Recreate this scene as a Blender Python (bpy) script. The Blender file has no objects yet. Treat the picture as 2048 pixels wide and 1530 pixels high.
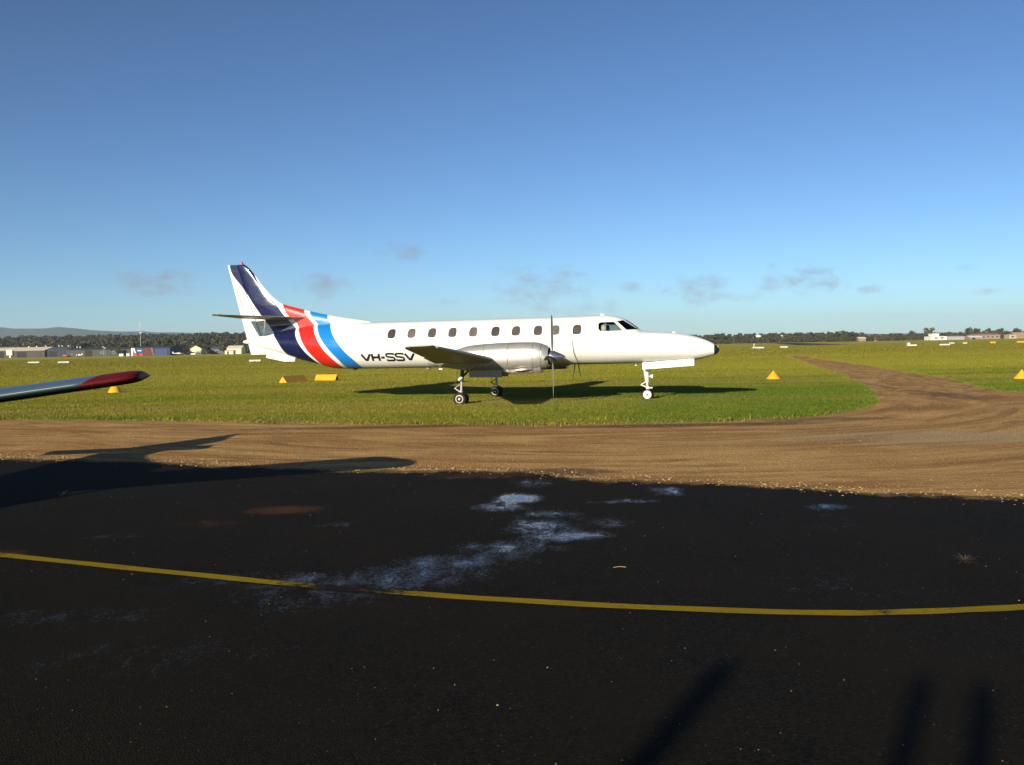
import bpy, bmesh, math, random
import numpy as np
from mathutils import Vector, Matrix, Euler
R = math.radians
random.seed(7)
rng = np.random.default_rng(11)
sc = bpy.context.scene
COL = sc.collection

# ------------------------------------------------------------------ camera, sky, sun, exposure
SUN_AZ, SUN_EL = 29.0, 17.5          # shadows run away from the camera and to the right
cam_d = bpy.data.cameras.new('camera')
cam = bpy.data.objects.new('camera', cam_d); COL.objects.link(cam)
cam_d.sensor_width = 36.0; cam_d.lens = 1800.0/2048*36
cam_d.clip_start = 0.1; cam_d.clip_end = 40000
cam.matrix_world = (Matrix.Translation((0, 0, 1.9452)) @ Matrix.Rotation(R(90-2.372), 4, 'X')
                    @ Matrix.Rotation(-0.0190, 4, 'Z'))
sc.camera = cam
vs = sc.view_settings
vs.view_transform = 'Standard'; vs.look = 'None'; vs.gamma = 1; vs.use_curve_mapping = False
vs.exposure = 0.70
sc.cycles.max_bounces = 8; sc.cycles.transparent_max_bounces = 12; sc.cycles.volume_bounces = 0

sun_d = bpy.data.lights.new('sun', 'SUN'); sun_d.energy = 4.6; sun_d.angle = R(0.53); sun_d.color = (1.0, .89, .70)
sun = bpy.data.objects.new('sun', sun_d); COL.objects.link(sun)
az, el = R(SUN_AZ), R(SUN_EL)
ray = Vector((math.sin(az)*math.cos(el), math.cos(az)*math.cos(el), -math.sin(el)))
sun.rotation_euler = ray.to_track_quat('-Z', 'Y').to_euler()

class NT:
    """small helper for node trees"""
    def __init__(s, tree): s.t = tree; s.n = tree.nodes; s.l = tree.links
    def node(s, typ, **kw):
        n = s.n.new(typ)
        for k, v in kw.items(): setattr(n, k, v)
        return n
    def put(s, sock, v):
        if v is None: return
        if hasattr(v, 'is_output') or isinstance(v, bpy.types.NodeSocket): s.l.new(v, sock)
        else: sock.default_value = v
    def m(s, op, a, b=None, c=None, clamp=False):
        n = s.node('ShaderNodeMath', operation=op); n.use_clamp = clamp
        s.put(n.inputs[0], a); s.put(n.inputs[1], b); s.put(n.inputs[2], c)
        return n.outputs[0]
    def vm(s, op, a, b=None):
        n = s.node('ShaderNodeVectorMath', operation=op)
        s.put(n.inputs[0], a); s.put(n.inputs[1], b)
        return n.outputs[0]
    def noise(s, vec, scale, detail=3, rough=.55, dist=0.0):
        n = s.node('ShaderNodeTexNoise')
        s.put(n.inputs['Vector'], vec); n.inputs['Scale'].default_value = scale
        n.inputs['Detail'].default_value = detail; n.inputs['Roughness'].default_value = rough
        n.inputs['Distortion'].default_value = dist
        return n.outputs[0]
    def smooth(s, v, lo, hi, a=0.0, b=1.0):
        n = s.node('ShaderNodeMapRange', interpolation_type='SMOOTHSTEP')
        s.put(n.inputs[0], v); s.put(n.inputs[1], lo); s.put(n.inputs[2], hi); s.put(n.inputs[3], a); s.put(n.inputs[4], b)
        return n.outputs[0]
    def mix(s, f, a, b):
        n = s.node('ShaderNodeMix', data_type='RGBA')
        for i, v in ((0, f), (6, a), (7, b)):
            if isinstance(v, (tuple, list)) and len(v) == 3: v = (*v, 1)
            s.put(n.inputs[i], v)
        return n.outputs[2]
    def attr(s, name):
        n = s.node('ShaderNodeAttribute'); n.attribute_name = name; return n
    def bump(s, h, strength, dist=.02):
        n = s.node('ShaderNodeBump'); s.put(n.inputs['Height'], h)
        n.inputs['Strength'].default_value = strength; n.inputs['Distance'].default_value = dist
        return n.outputs[0]
    def mapping(s, vec, scale=(1, 1, 1), rot=(0, 0, 0), loc=(0, 0, 0)):
        n = s.node('ShaderNodeMapping'); s.put(n.inputs[0], vec)
        n.inputs[1].default_value = loc; n.inputs[2].default_value = rot; n.inputs[3].default_value = scale
        return n.outputs[0]

wd = bpy.data.worlds.new('World'); sc.world = wd; wd.use_nodes = True
W = NT(wd.node_tree); W.n.clear()
sky = W.node('ShaderNodeTexSky', sky_type='NISHITA')
sky.sun_disc = False; sky.sun_elevation = el; sky.sun_rotation = az + math.pi
sky.altitude = 60; sky.air_density = 0.75; sky.dust_density = 0.25; sky.ozone_density = 2.6
gen = W.node('ShaderNodeTexCoord').outputs['Generated']
nrm = W.vm('NORMALIZE', gen)
sep = W.node('ShaderNodeSeparateXYZ'); W.l.new(nrm, sep.inputs[0])
d_az = W.m('ARCTAN2', sep.outputs[0], sep.outputs[1])
d_el = W.m('ARCSINE', sep.outputs[2])
# small ragged clouds low in the sky: azimuth, elevation, half width, half height (radians), density
CL = [(-.374, .073, .048, .015, 1.0), (-.120, .102, .028, .013, .55), (-.207, .069, .037, .013, .7),
      (.036, .063, .060, .028, .62), (.202, .057, .038, .016, .75), (.311, .063, .042, .018, .7),
      (.382, .050, .013, .005, .7), (.484, .044, .014, .004, .5), (.469, .068, .012, .005, .5),
      (.132, .061, .016, .006, .5), (-.072, .049, .020, .005, .6), (.254, .048, .020, .006, .5), (.080, .040, .05, .010, .45)]
for i in range(12):
    CL.append((.75+i*.42+random.uniform(-.1, .1), random.uniform(.045, .10), random.uniform(.03, .06), random.uniform(.010, .022), random.uniform(.5, .9)))
cv = W.node('ShaderNodeCombineXYZ'); W.put(cv.inputs[0], d_az); W.put(cv.inputs[1], W.m('MULTIPLY', d_el, 1.9))
nz = W.m('SUBTRACT', W.noise(cv.outputs[0], 42, 6, .62, .3), .5)
nz2 = W.m('SUBTRACT', W.noise(cv.outputs[0], 15, 3, .5), .5)
acc = None
for (a0, e0, wa, we, dn) in CL:
    a0 = (a0+math.pi) % (2*math.pi)-math.pi
    dx = W.m('DIVIDE', W.m('SUBTRACT', d_az, a0), wa*1.15); dy = W.m('DIVIDE', W.m('SUBTRACT', d_el, e0), we*1.15)
    q = W.m('SUBTRACT', 1.0, W.m('ADD', W.m('MULTIPLY', dx, dx), W.m('MULTIPLY', dy, dy)))
    q = W.m('ADD', W.m('ADD', q, W.m('MULTIPLY', nz, 3.6)), W.m('MULTIPLY', nz2, 1.4))
    q = W.smooth(q, .0, 2.1, 0, min(1, dn*1.15))
    acc = q if acc is None else W.m('MAXIMUM', acc, q)
hsv = W.node('ShaderNodeHueSaturation'); hsv.inputs['Saturation'].default_value = .95; hsv.inputs['Value'].default_value = .66
gm = W.node('ShaderNodeGamma'); gm.inputs[1].default_value = 1.30; W.l.new(sky.outputs[0], gm.inputs[0]); W.l.new(gm.outputs[0], hsv.inputs['Color'])
cloud_c = W.mix(W.smooth(d_el, .035, .1), (3.7, 4.3, 5.1), (2.9, 3.5, 4.5))
tint = W.node('ShaderNodeMix', data_type='RGBA', blend_type='MULTIPLY'); tint.inputs[0].default_value = 1.0
W.l.new(hsv.outputs[0], tint.inputs[6]); tint.inputs[7].default_value = (.80, .985, 1.09, 1)
skyc = W.mix(W.m('MULTIPLY', acc, 1.05, clamp=True), tint.outputs[2], cloud_c)
bg = W.node('ShaderNodeBackground'); bg.inputs[1].default_value = 0.058
W.l.new(skyc, bg.inputs[0])
wo = W.node('ShaderNodeOutputWorld'); W.l.new(bg.outputs[0], wo.inputs[0])

# ------------------------------------------------------------------ helpers
def tag(o, label=None, cat=None, group=None, kind=None):
    if label: o['label'] = label
    if cat: o['category'] = cat
    if group: o['group'] = group
    if kind: o['kind'] = kind
    return o
def empty(name, loc=(0, 0, 0), rz=0.0):
    o = bpy.data.objects.new(name, None); COL.objects.link(o)
    o.location = loc; o.rotation_euler = (0, 0, rz); o.empty_display_size = .3
    return o
def mobj(name, verts, faces, mats, parent=None, smooth=False, fm=None, link=True):
    me = bpy.data.meshes.new(name)
    me.from_pydata([tuple(map(float, v)) for v in verts], [], faces)
    for m_ in (mats if isinstance(mats, (list, tuple)) else [mats]): me.materials.append(m_)
    if fm: me.polygons.foreach_set('material_index', fm)
    if smooth: me.polygons.foreach_set('use_smooth', [True]*len(me.polygons))
    me.update()
    o = bpy.data.objects.new(name, me)
    if link: COL.objects.link(o)
    if parent: o.parent = parent
    return o
class MB:
    """collects simple shapes into one mesh"""
    def __init__(s): s.v = []; s.f = []; s.mi = []
    def add(s, v, f, mi=0):
        k = len(s.v); s.v += [tuple(p) for p in v]; s.f += [tuple(i+k for i in q) for q in f]; s.mi += [mi]*len(f); return s
    def box(s, x0, x1, y0, y1, z0, z1, mi=0):
        v = [(x, y, z) for z in (z0, z1) for y in (y0, y1) for x in (x0, x1)]
        return s.add(v, [(0, 2, 3, 1), (4, 5, 7, 6), (0, 1, 5, 4), (2, 6, 7, 3), (0, 4, 6, 2), (1, 3, 7, 5)], mi)
    def tube(s, pts, rad, n=10, mi=0, cap=True):
        pts = [Vector(p) for p in pts]; rad = rad if isinstance(rad, (list, tuple)) else [rad]*len(pts)
        v = []; f = []
        for i, p in enumerate(pts):
            t = (pts[min(i+1, len(pts)-1)]-pts[max(i-1, 0)]).normalized()
            u = t.cross(Vector((0, 0, 1)) if abs(t.z) < .9 else Vector((0, 1, 0))).normalized(); w = t.cross(u)
            for k in range(n):
                a_ = 2*math.pi*k/n; v.append(p+(u*math.cos(a_)+w*math.sin(a_))*rad[i])
        for i in range(len(pts)-1):
            for k in range(n): f.append((i*n+k, i*n+(k+1) % n, (i+1)*n+(k+1) % n, (i+1)*n+k))
        if cap: f.append(tuple(range(n-1, -1, -1))); f.append(tuple((len(pts)-1)*n+k for k in range(n)))
        return s.add(v, f, mi)
    def lathe(s, prof, c, axis, n=24, mi=0):
        """prof: (axial, radius) list; axis 'x','y','z'"""
        v = []; f = []
        for (a_, r_) in prof:
            for k in range(n):
                t = 2*math.pi*k/n; p, q = r_*math.cos(t), r_*math.sin(t)
                v.append({'x': (c[0]+a_, c[1]+p, c[2]+q), 'y': (c[0]+p, c[1]+a_, c[2]+q), 'z': (c[0]+p, c[1]+q, c[2]+a_)}[axis])
        for i in range(len(prof)-1):
            for k in range(n): f.append((i*n+k, i*n+(k+1) % n, (i+1)*n+(k+1) % n, (i+1)*n+k))
        f.append(tuple(range(n-1, -1, -1))); f.append(tuple((len(prof)-1)*n+k for k in range(n)))
        return s.add(v, f, mi)
    def build(s, name, mats, parent=None, smooth=False, fix=True):
        o = mobj(name, s.v, s.f, mats, parent, smooth, s.mi)
        if fix: fixn(o)
        if smooth: autosm(o)
        return o
def fixn(o):
    bm = bmesh.new(); bm.from_mesh(o.data); bmesh.ops.recalc_face_normals(bm, faces=bm.faces); bm.to_mesh(o.data); bm.free()
def autosm(o, ang=38):
    o.data.polygons.foreach_set('use_smooth', [True]*len(o.data.polygons))
    try: o.data.set_sharp_from_angle(angle=R(ang))
    except Exception: pass
def loft(secs, close=True, cap=True):
    n = len(secs[0]); v = [p for s_ in secs for p in s_]; f = []
    for i in range(len(secs)-1):
        for k in range(n if close else n-1):
            f.append((i*n+k, i*n+(k+1) % n, (i+1)*n+(k+1) % n, (i+1)*n+k))
    if cap: f.append(tuple(range(n-1, -1, -1))); f.append(tuple((len(secs)-1)*n+k for k in range(n)))
    return v, f

def mat(name):
    m_ = bpy.data.materials.new(name); m_.use_nodes = True
    t = NT(m_.node_tree); b = t.n['Principled BSDF']
    return m_, t, b
def plain(name, col, rough=.5, metal=0.0, var=.12, scale=3.0, spec=.5, bump=0.0):
    m_, t, b = mat(name)
    co = t.node('ShaderNodeTexCoord').outputs['Object']
    nf = t.noise(co, scale, 5, .6)
    c = t.mix(nf, tuple(x*(1-var) for x in col), tuple(min(1, x*(1+var)) for x in col))
    t.put(b.inputs['Base Color'], c)
    t.put(b.inputs['Roughness'], t.smooth(t.noise(co, scale*2.3, 3), .2, .8, max(.02, rough-.08), min(1, rough+.08)))
    b.inputs['Metallic'].default_value = metal; b.inputs['Specular IOR Level'].default_value = spec
    if bump: t.put(b.inputs['Normal'], t.bump(t.noise(co, scale*6, 4), bump))
    return m_

# ------------------------------------------------------------------ ground materials
def make_grass(name, field):
    m_, t, b = mat(name)
    geo = t.node('ShaderNodeNewGeometry'); P = geo.outputs['Position']
    big = t.noise(t.mapping(P, (.035, .11, 0), (0, 0, R(4))), 1.0, 4, .6)
    mid = t.noise(P, .55, 4, .6)
    fine = t.noise(P, 9, 3, .6)
    sp = t.node('ShaderNodeSeparateXYZ'); t.l.new(P, sp.inputs[0])
    lush = t.m('ADD', t.m('MULTIPLY', t.m('SUBTRACT', mid, .5), 1.1), t.m('MULTIPLY', t.m('SUBTRACT', big, .5), 1.7))
    # greener damp ground around the nose of the parked aircraft, dry and yellow further out
    far = t.smooth(sp.outputs[1], 24, 75)
    right = t.smooth(sp.outputs[0], -4, 10)
    lush = t.m('SUBTRACT', t.m('ADD', lush, t.m('MULTIPLY', right, t.m('MULTIPLY', t.m('SUBTRACT', 1.0, far), .55))), t.m('MULTIPLY', far, .48))
    f = t.smooth(lush, -.45, .55)
    k = 1.55 if field else 1.25
    col = t.mix(f, (.262*k, .238*k, .024*k), (.082*k, .142*k, .012*k))
    # dry straw and bare brown streaks
    st = t.noise(t.mapping(P, (.02, .22, 0), (0, 0, R(3)), (7, 3, 0)), 1.0, 5, .65)
    col = t.mix(t.m('MULTIPLY', t.smooth(st, .48, .66), .65), col, (.29*k, .20*k, .065*k))
    drk = t.noise(t.mapping(P, (.25, .9, 0), (0, 0, R(-5)), (2, 8, 0)), 1.0, 5, .7)
    col = t.mix(t.smooth(drk, .56, .74, 0, .5), col, (.05*k, .085*k, .010*k))
    col = t.mix(t.smooth(fine, .2, .8, .0, .5), col, t.mix(.5, col, (.04, .055, .01)))
    if field:
        t.put(b.inputs['Base Color'], col)
        b.inputs['Roughness'].default_value = .9; b.inputs['Specular IOR Level'].default_value = .1
        h = t.m('ADD', t.noise(P, 14, 4, .7), t.m('MULTIPLY', t.noise(P, 2.2, 3), 1.5))
        t.put(b.inputs['Normal'], t.bump(h, .9, .12))
    else:
        oi = t.node('ShaderNodeObjectInfo').outputs['Random']
        c2 = t.mix(t.smooth(oi, 0, 1, 0, .35), col, (.33, .31, .035))
        t.put(b.inputs['Base Color'], c2); b.inputs['Roughness'].default_value = .6; b.inputs['Specular IOR Level'].default_value = .25
        tr = t.node('ShaderNodeBsdfTranslucent'); t.put(tr.inputs[0], c2)
        ms = t.node('ShaderNodeMixShader'); ms.inputs[0].default_value = .3
        t.l.new(b.outputs[0], ms.inputs[1]); t.l.new(tr.outputs[0], ms.inputs[2])
        t.l.new(ms.outputs[0], t.n['Material Output'].inputs[0])
    return m_
M_field = make_grass('field_grass', True)
M_blade = make_grass('grass_blade', False)

M_dirt, t, b = mat('dirt')
P = t.node('ShaderNodeNewGeometry').outputs['Position']
rd = t.attr('road').outputs['Vector']
streak = t.noise(t.mapping(rd, (.95, .20, 0)), 1.0, 8, .70, 1.6)
streak2 = t.noise(t.mapping(rd, (3.2, .9, 0), (0, 0, 0), (3, 9, 0)), 1.0, 7, .72, 1.2)
blot = t.noise(P, .45, 4, .6)
grit = t.noise(P, 28, 3, .7)
c = t.mix(t.smooth(streak, .30, .68), (.225, .108, .030), (.58, .350, .120))
c = t.mix(t.smooth(blot, .44, .68, 0, .6), c, (.35, .160, .040))
c = t.mix(t.smooth(streak2, .5, .78, 0, .45), c, (.60, .42, .19))
gy = t.attr('grey').outputs['Fac']
c = t.mix(t.m('MULTIPLY', t.smooth(t.m('ADD', gy, t.m('MULTIPLY', t.m('SUBTRACT', streak, .5), 1.1)), .45, .95), .6), c, (.42, .33, .18))
dm = t.attr('damp').outputs['Fac']
c = t.mix(t.m('MULTIPLY', t.smooth(t.m('ADD', dm, t.m('MULTIPLY', t.m('SUBTRACT', blot, .5), .8)), .3, .7), .75), c, (.085, .048, .022))
c = t.mix(t.smooth(grit, .35, .7, 0, .45), c, t.mix(.5, c, (.06, .04, .02)))
t.put(b.inputs['Base Color'], c); b.inputs['Roughness'].default_value = .92; b.inputs['Specular IOR Level'].default_value = .15
hh = t.m('ADD', t.m('ADD', grit, t.m('MULTIPLY', streak2, .6)), t.m('MULTIPLY', t.noise(P, 7, 4, .65), 1.3))
t.put(b.inputs['Normal'], t.bump(hh, .75, .05))

M_asph, t, b = mat('asphalt')
P = t.node('ShaderNodeNewGeometry').outputs['Position']
wet_a = t.attr('wet').outputs['Fac']; rust_a = t.attr('rust').outputs['Fac']
vor = t.node('ShaderNodeTexVoronoi'); t.l.new(P, vor.inputs['Vector']); vor.inputs['Scale'].default_value = 85
agg = vor.outputs['Distance']; aggc = vor.outputs['Color']
brk = t.noise(t.mapping(P, (1, .55, 1)), 4.5, 8, .74, .3)
brk2 = t.noise(t.mapping(P, (1, .7, 1)), 40, 4, .7)
lev = t.m('ADD', t.m('ADD', wet_a, t.m('MULTIPLY', t.m('SUBTRACT', brk, .5), 1.5)), t.m('MULTIPLY', t.m('SUBTRACT', brk2, .5), 1.0))
wet = t.smooth(lev, .56, .90)
damp = t.smooth(lev, .22, .72)
sc1 = t.node('ShaderNodeSeparateColor'); t.l.new(aggc, sc1.inputs[0])
base = t.mix(t.smooth(sc1.outputs[0], .0, 1.0), (.0028, .0023, .0016), (.0165, .0138, .0098))
base = t.mix(t.smooth(t.noise(P, .6, 5, .65), .35, .68, 0, .75), base, (.0140, .0102, .0056))
base = t.mix(t.smooth(sc1.outputs[1], .985, 1.0, 0, .6), base, (.07, .06, .045))
base = t.mix(t.m('MULTIPLY', t.smooth(t.m('ADD', rust_a, t.m('MULTIPLY', t.m('SUBTRACT', brk, .5), 1.2)), .35, .95), .8), base, (.075, .032, .010))
dust = t.attr('dust').outputs['Fac']
base = t.mix(t.m('MULTIPLY', t.smooth(t.m('ADD', dust, t.m('MULTIPLY', t.m('SUBTRACT', t.noise(P, 3.5, 7, .75), .5), 1.6)), .45, .85), .9), base, t.mix(brk2, (.13, .075, .028), (.26, .16, .06)))
base = t.mix(damp, base, t.mix(.55, base, (.0025, .0025, .0025)))
t.put(b.inputs['Base Color'], base)
t.put(b.inputs['Roughness'], t.mix(wet, t.mix(damp, (.85, .85, .85), (.46, .46, .46)), (.09, .09, .09)))
t.put(b.inputs['Specular IOR Level'], t.smooth(wet, 0, 1, t.smooth(damp, 0, 1, .05, .35), .5))
bh = t.m('MULTIPLY', t.m('ADD', agg, t.m('MULTIPLY', t.noise(P, 3, 3), .3)), t.m('SUBTRACT', 1.0, t.m('MAXIMUM', wet, t.m('MULTIPLY', damp, .85))))
t.put(b.inputs['Normal'], t.bump(bh, .5, .010))

M_line, t, b = mat('yellow_paint')
P = t.node('ShaderNodeNewGeometry').outputs['Position']
wear = t.noise(P, 22, 5, .7); fade = t.attr('fade').outputs['Fac']
gone = t.smooth(t.m('ADD', t.m('ADD', t.m('MULTIPLY', wear, .75), t.m('MULTIPLY', t.noise(P, 2.5, 4), .3)), fade), .52, .78)
c = t.mix(t.noise(P, 3, 4), (.185, .125, .0025), (.29, .20, .004))
c = t.mix(gone, c, (.012, .010, .006))
t.put(b.inputs['Base Color'], c); b.inputs['Roughness'].default_value = .8; b.inputs['Specular IOR Level'].default_value = .06
t.put(b.inputs['Normal'], t.bump(t.noise(P, 60, 3, .7), .5, .008))

M_runway = plain('runway_bitumen', (.035, .034, .033), .8, scale=.05, spec=.1)

# ------------------------------------------------------------------ ground sheets
gx = np.unique(np.concatenate([np.linspace(-9000, -600, 6), np.linspace(-600, 600, 40), np.linspace(600, 9000, 6)]))
gy_ = np.unique(np.concatenate([np.linspace(-300, 0, 4), np.linspace(0, 800, 50), np.linspace(800, 9500, 8)]))
gv = [(x, y, 0.0) for y in gy_ for x in gx]; nx = len(gx)
gf = [(j*nx+i, j*nx+i+1, (j+1)*nx+i+1, (j+1)*nx+i) for j in range(len(gy_)-1) for i in range(nx-1)]
tag(mobj('ground', gv, gf, M_field), 'flat airfield grass ground reaching to the horizon', kind='structure')

def catmull(P_, n):
    P_ = [np.array(p, float) for p in P_]; P_ = [2*P_[0]-P_[1]]+P_+[2*P_[-1]-P_[-2]]; out = []
    for i in range(1, len(P_)-2):
        for k in range(n):
            u = k/n; a_, b_, c_, d_ = P_[i-1:i+3]
            out.append(.5*((2*b_)+(-a_+c_)*u+(2*a_-5*b_+4*c_-d_)*u*u+(-a_+3*b_-3*c_+d_)*u**3))
    out.append(P_[-2]); return np.array(out)
GE = [(-60, 41), (-40, 34.6), (-26, 30.4), (-15.6, 27.3), (-10.4, 25.75), (-5.62, 23.8), (-.32, 22.25), (3.34, 21.87), (5.9, 22.32), (8.02, 23.5), (10.04, 25.94), (11.86, 29.58),
      (13.42, 33.95), (15.97, 42.48), (19.84, 56.99), (24.9, 76.66), (30., 96.98), (35, 116)]
OE = [(-50, 10), (-34, 10), (-24, 10), (-15, 10), (-9.5, 10), (-5, 9.5), (0, 8.8), (4.8, 7.5), (12, 4), (25, 3), (34, 14), (22.5, 24.0),
      (17.5, 30.7), (20.3, 41.5), (23.3, 55), (28.0, 76), (32.3, 97), (35.8, 116)]
ge = catmull(GE, 14); oe = catmull(OE, 14)
K = 40; rv = []; road = []; greyv = []; dampv = []
al = np.concatenate([[0], np.cumsum(np.hypot(*np.diff(ge, axis=0).T))])
def blob(x, y, L):
    r_ = 0.0
    for (bx, by, rx, ry, s_) in L:
        r_ = max(r_, s_*max(0., 1-((x-bx)/rx)**2-((y-by)/ry)**2))
    return r_
GREYB = [(8.3, 17.4, 4.5, 2.0, 1), (5.5, 18.2, 3.0, 1.2, .7), (12.5, 17.5, 4, 1.6, .7), (17, 32, 2.0, 6, .55), (6, 12.3, 3, 1.2, .4)]
DAMPB = [(.7, 13.6, 1.3, .55, 1), (-3, 21.9, 7, .55, .8), (4, 20.9, 5, .7, .9), (7.5, 21.8, 3, 1.0, .7), (-1, 16.5, 3, .5, .4), (14.5, 30.5, 1.5, 5, .6), (-9, 22.5, 4, .4, .5)]
for i in range(len(ge)):
    jit = .10*math.sin(i*1.7)+.08*math.sin(i*.63+1)
    for k in range(K+1):
        u = k/K; p = ge[i]*(1-u)+oe[i]*u
        d = np.hypot(*(oe[i]-ge[i]))
        if k == 0: p = p+(ge[i]-oe[i])/d*(.25+jit)
        z = .009+.003*math.sin(u*d*2.1+.2*math.sin(i*.2))*math.sin(math.pi*u)
        rv.append((p[0], p[1], z)); road.append((u*d, al[i], 0)); greyv.append(blob(p[0], p[1], GREYB)); dampv.append(blob(p[0], p[1], DAMPB))
rf = [(i*(K+1)+k, i*(K+1)+k+1, (i+1)*(K+1)+k+1, (i+1)*(K+1)+k) for i in range(len(ge)-1) for k in range(K)]
dirt = mobj('dirt_track', rv, rf, M_dirt, smooth=True)
def fattr(o, name, vals): o.data.attributes.new(name, 'FLOAT', 'POINT').data.foreach_set('value', np.array(vals, np.float32))
def vattr(o, name, vals): o.data.attributes.new(name, 'FLOAT_VECTOR', 'POINT').data.foreach_set('vector', np.array(vals, np.float32).ravel())
vattr(dirt, 'road', road); fattr(dirt, 'grey', greyv); fattr(dirt, 'damp', dampv); fixn(dirt)
tag(dirt, 'brown dirt track with curved wheel ruts beside the apron', kind='structure')

AEX = [-80, -40, -18, -9.75, -6, -3.47, -1.66, -.5, .1, .7, 1.22, 1.94, 3.16, 4.78, 6.07, 9, 20, 60]
AEY = [44, 28.5, 20, 17.0, 15.6, 14.57, 14.03, 13.9, 13.72, 13.15, 12.72, 12.72, 11.99, 11.12, 10.65, 9.6, 5.5, -8]
axs = np.unique(np.concatenate([np.linspace(-80, -14, 24), np.arange(-14, 14, .11), np.linspace(14, 60, 16)]))
tt = np.unique(np.concatenate([np.linspace(0, .5, 6), np.linspace(.5, 1, 120)]))
WETB = [(.25, 12.5, .40, .6, .60), (.05, 11.25, .40, .55, 1.05), (-.15, 10.7, .50, .5, .70), (.40, 10.15, .5, .5, .62), (.25, 9.5, .55, .6, .72), (.50, 9.0, .6, .40, .88), (1.0, 9.6, .4, .5, .5),
        (-.05, 8.5, .75, .5, .62), (-.5, 7.95, .9, .5, .64), (-1.0, 7.45, 1.0, .5, .66), (-1.7, 7.4, 1.0, .45, .58), (-2.4, 7.55, .9, .35, .42), (-1.5, 6.85, 1.1, .5, .42),
        (2.0, 11.6, .35, .6, .68), (1.35, 10.9, .6, .25, .62), (3.62, 10.3, .35, .35, .66), (3.4, 9.4, .8, .8, .2), (2.5, 7.1, .8, .7, .26), (-4.3, 9.4, .5, .2, .40), (-1.95, 9.8, .5, .2, .44),
        (-3.3, 6.5, 1.3, .4, .36), (-2.4, 5.6, 1.3, .5, .32), (-.6, 13.1, 1.0, .25, .45)]
RUSTB = [(-2.75, 10.75, .75, .42, 1.0), (-3.4, 10.0, .7, .4, .6), (-2.6, 12.3, 2.2, .4, .35), (-3.9, 11.6, 1.6, .6, .3), (-.4, 13.4, 1.6, .5, .8), (2.3, 12.3, 1.2, .5, .6), (-5.0, 8.7, .5, .3, .7)]
av = []; wv = []; uv = []; dv = []
for x in axs:
    ed = np.interp(x, AEX, AEY)+.10*math.sin(x*1.9+.7)*math.sin(x*.83)+.06*math.sin(x*5.3)+.04*math.sin(x*12.1+1)+.03*math.sin(x*27)
    for u in tt:
        y = -25+(ed+25)*u
        av.append((x, y, .018 if u < 1 else .013)); wv.append(blob(x, y, WETB)); uv.append(blob(x, y, RUSTB)); dv.append(max(0, 1-(ed-y)/(.45+.35*math.sin(x*.9)**2)))
nt = len(tt)
af = [(i*nt+k, i*nt+k+1, (i+1)*nt+k+1, (i+1)*nt+k) for i in range(len(axs)-1) for k in range(nt-1)]
asph = mobj('asphalt_apron', av, af, M_asph); fattr(asph, 'wet', wv); fattr(asph, 'rust', uv); fattr(asph, 'dust', dv); fixn(asph)
tag(asph, 'dark damp asphalt apron with shallow puddles', kind='structure')

LN = [(-9, 10.4), (-7, 9.5), (-5.01, 8.69), (-3.82, 8.19), (-2.75, 7.75), (-1.78, 7.36), (-.92, 7.07), (-.12, 6.82), (.98, 6.54), (2.02, 6.35), (2.54, 6.31), (3.09, 6.33), (3.63, 6.38), (5, 6.6), (7, 7.2)]
ln = catmull(LN, 16)*.990; lv = []; lf = []; fd = []
for i, p in enumerate(ln):
    d = ln[min(i+1, len(ln)-1)]-ln[max(i-1, 0)]; d = d/np.hypot(*d); n_ = np.array([-d[1], d[0]])
    for k in (-1, -.5, 0, .5, 1):
        q = p+n_*(.062*k+.004*math.sin(i*.37+k*40)*abs(k)); lv.append((q[0], q[1], .022))
        fd.append(.30*math.exp(-((p[0]+1.35)/.55)**2)+.02*math.sin(p[0]*3)+.09*math.exp(-((p[0]-2.6)/.12)**2)+.10*math.exp(-((p[0]+5)/.2)**2)-.03)
for i in range(len(ln)-1):
    for k in range(4): lf.append((i*5+k, i*5+k+1, (i+1)*5+k+1, (i+1)*5+k))
yl = mobj('painted_line', lv, lf, M_line); fattr(yl, 'fade', fd); fixn(yl)
tag(yl, 'worn yellow painted taxi line curving across the asphalt', kind='structure')
mk = mobj('runway', [(170, 587, .05), (135, 452, .05), (84, 246, .05), (100, 250, .05), (126, 352, .05), (180, 575, .05)], [(0, 1, 2, 3, 4, 5)], M_runway); fixn(mk)
tag(mk, 'distant dark bitumen runway strip', kind='structure')

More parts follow.
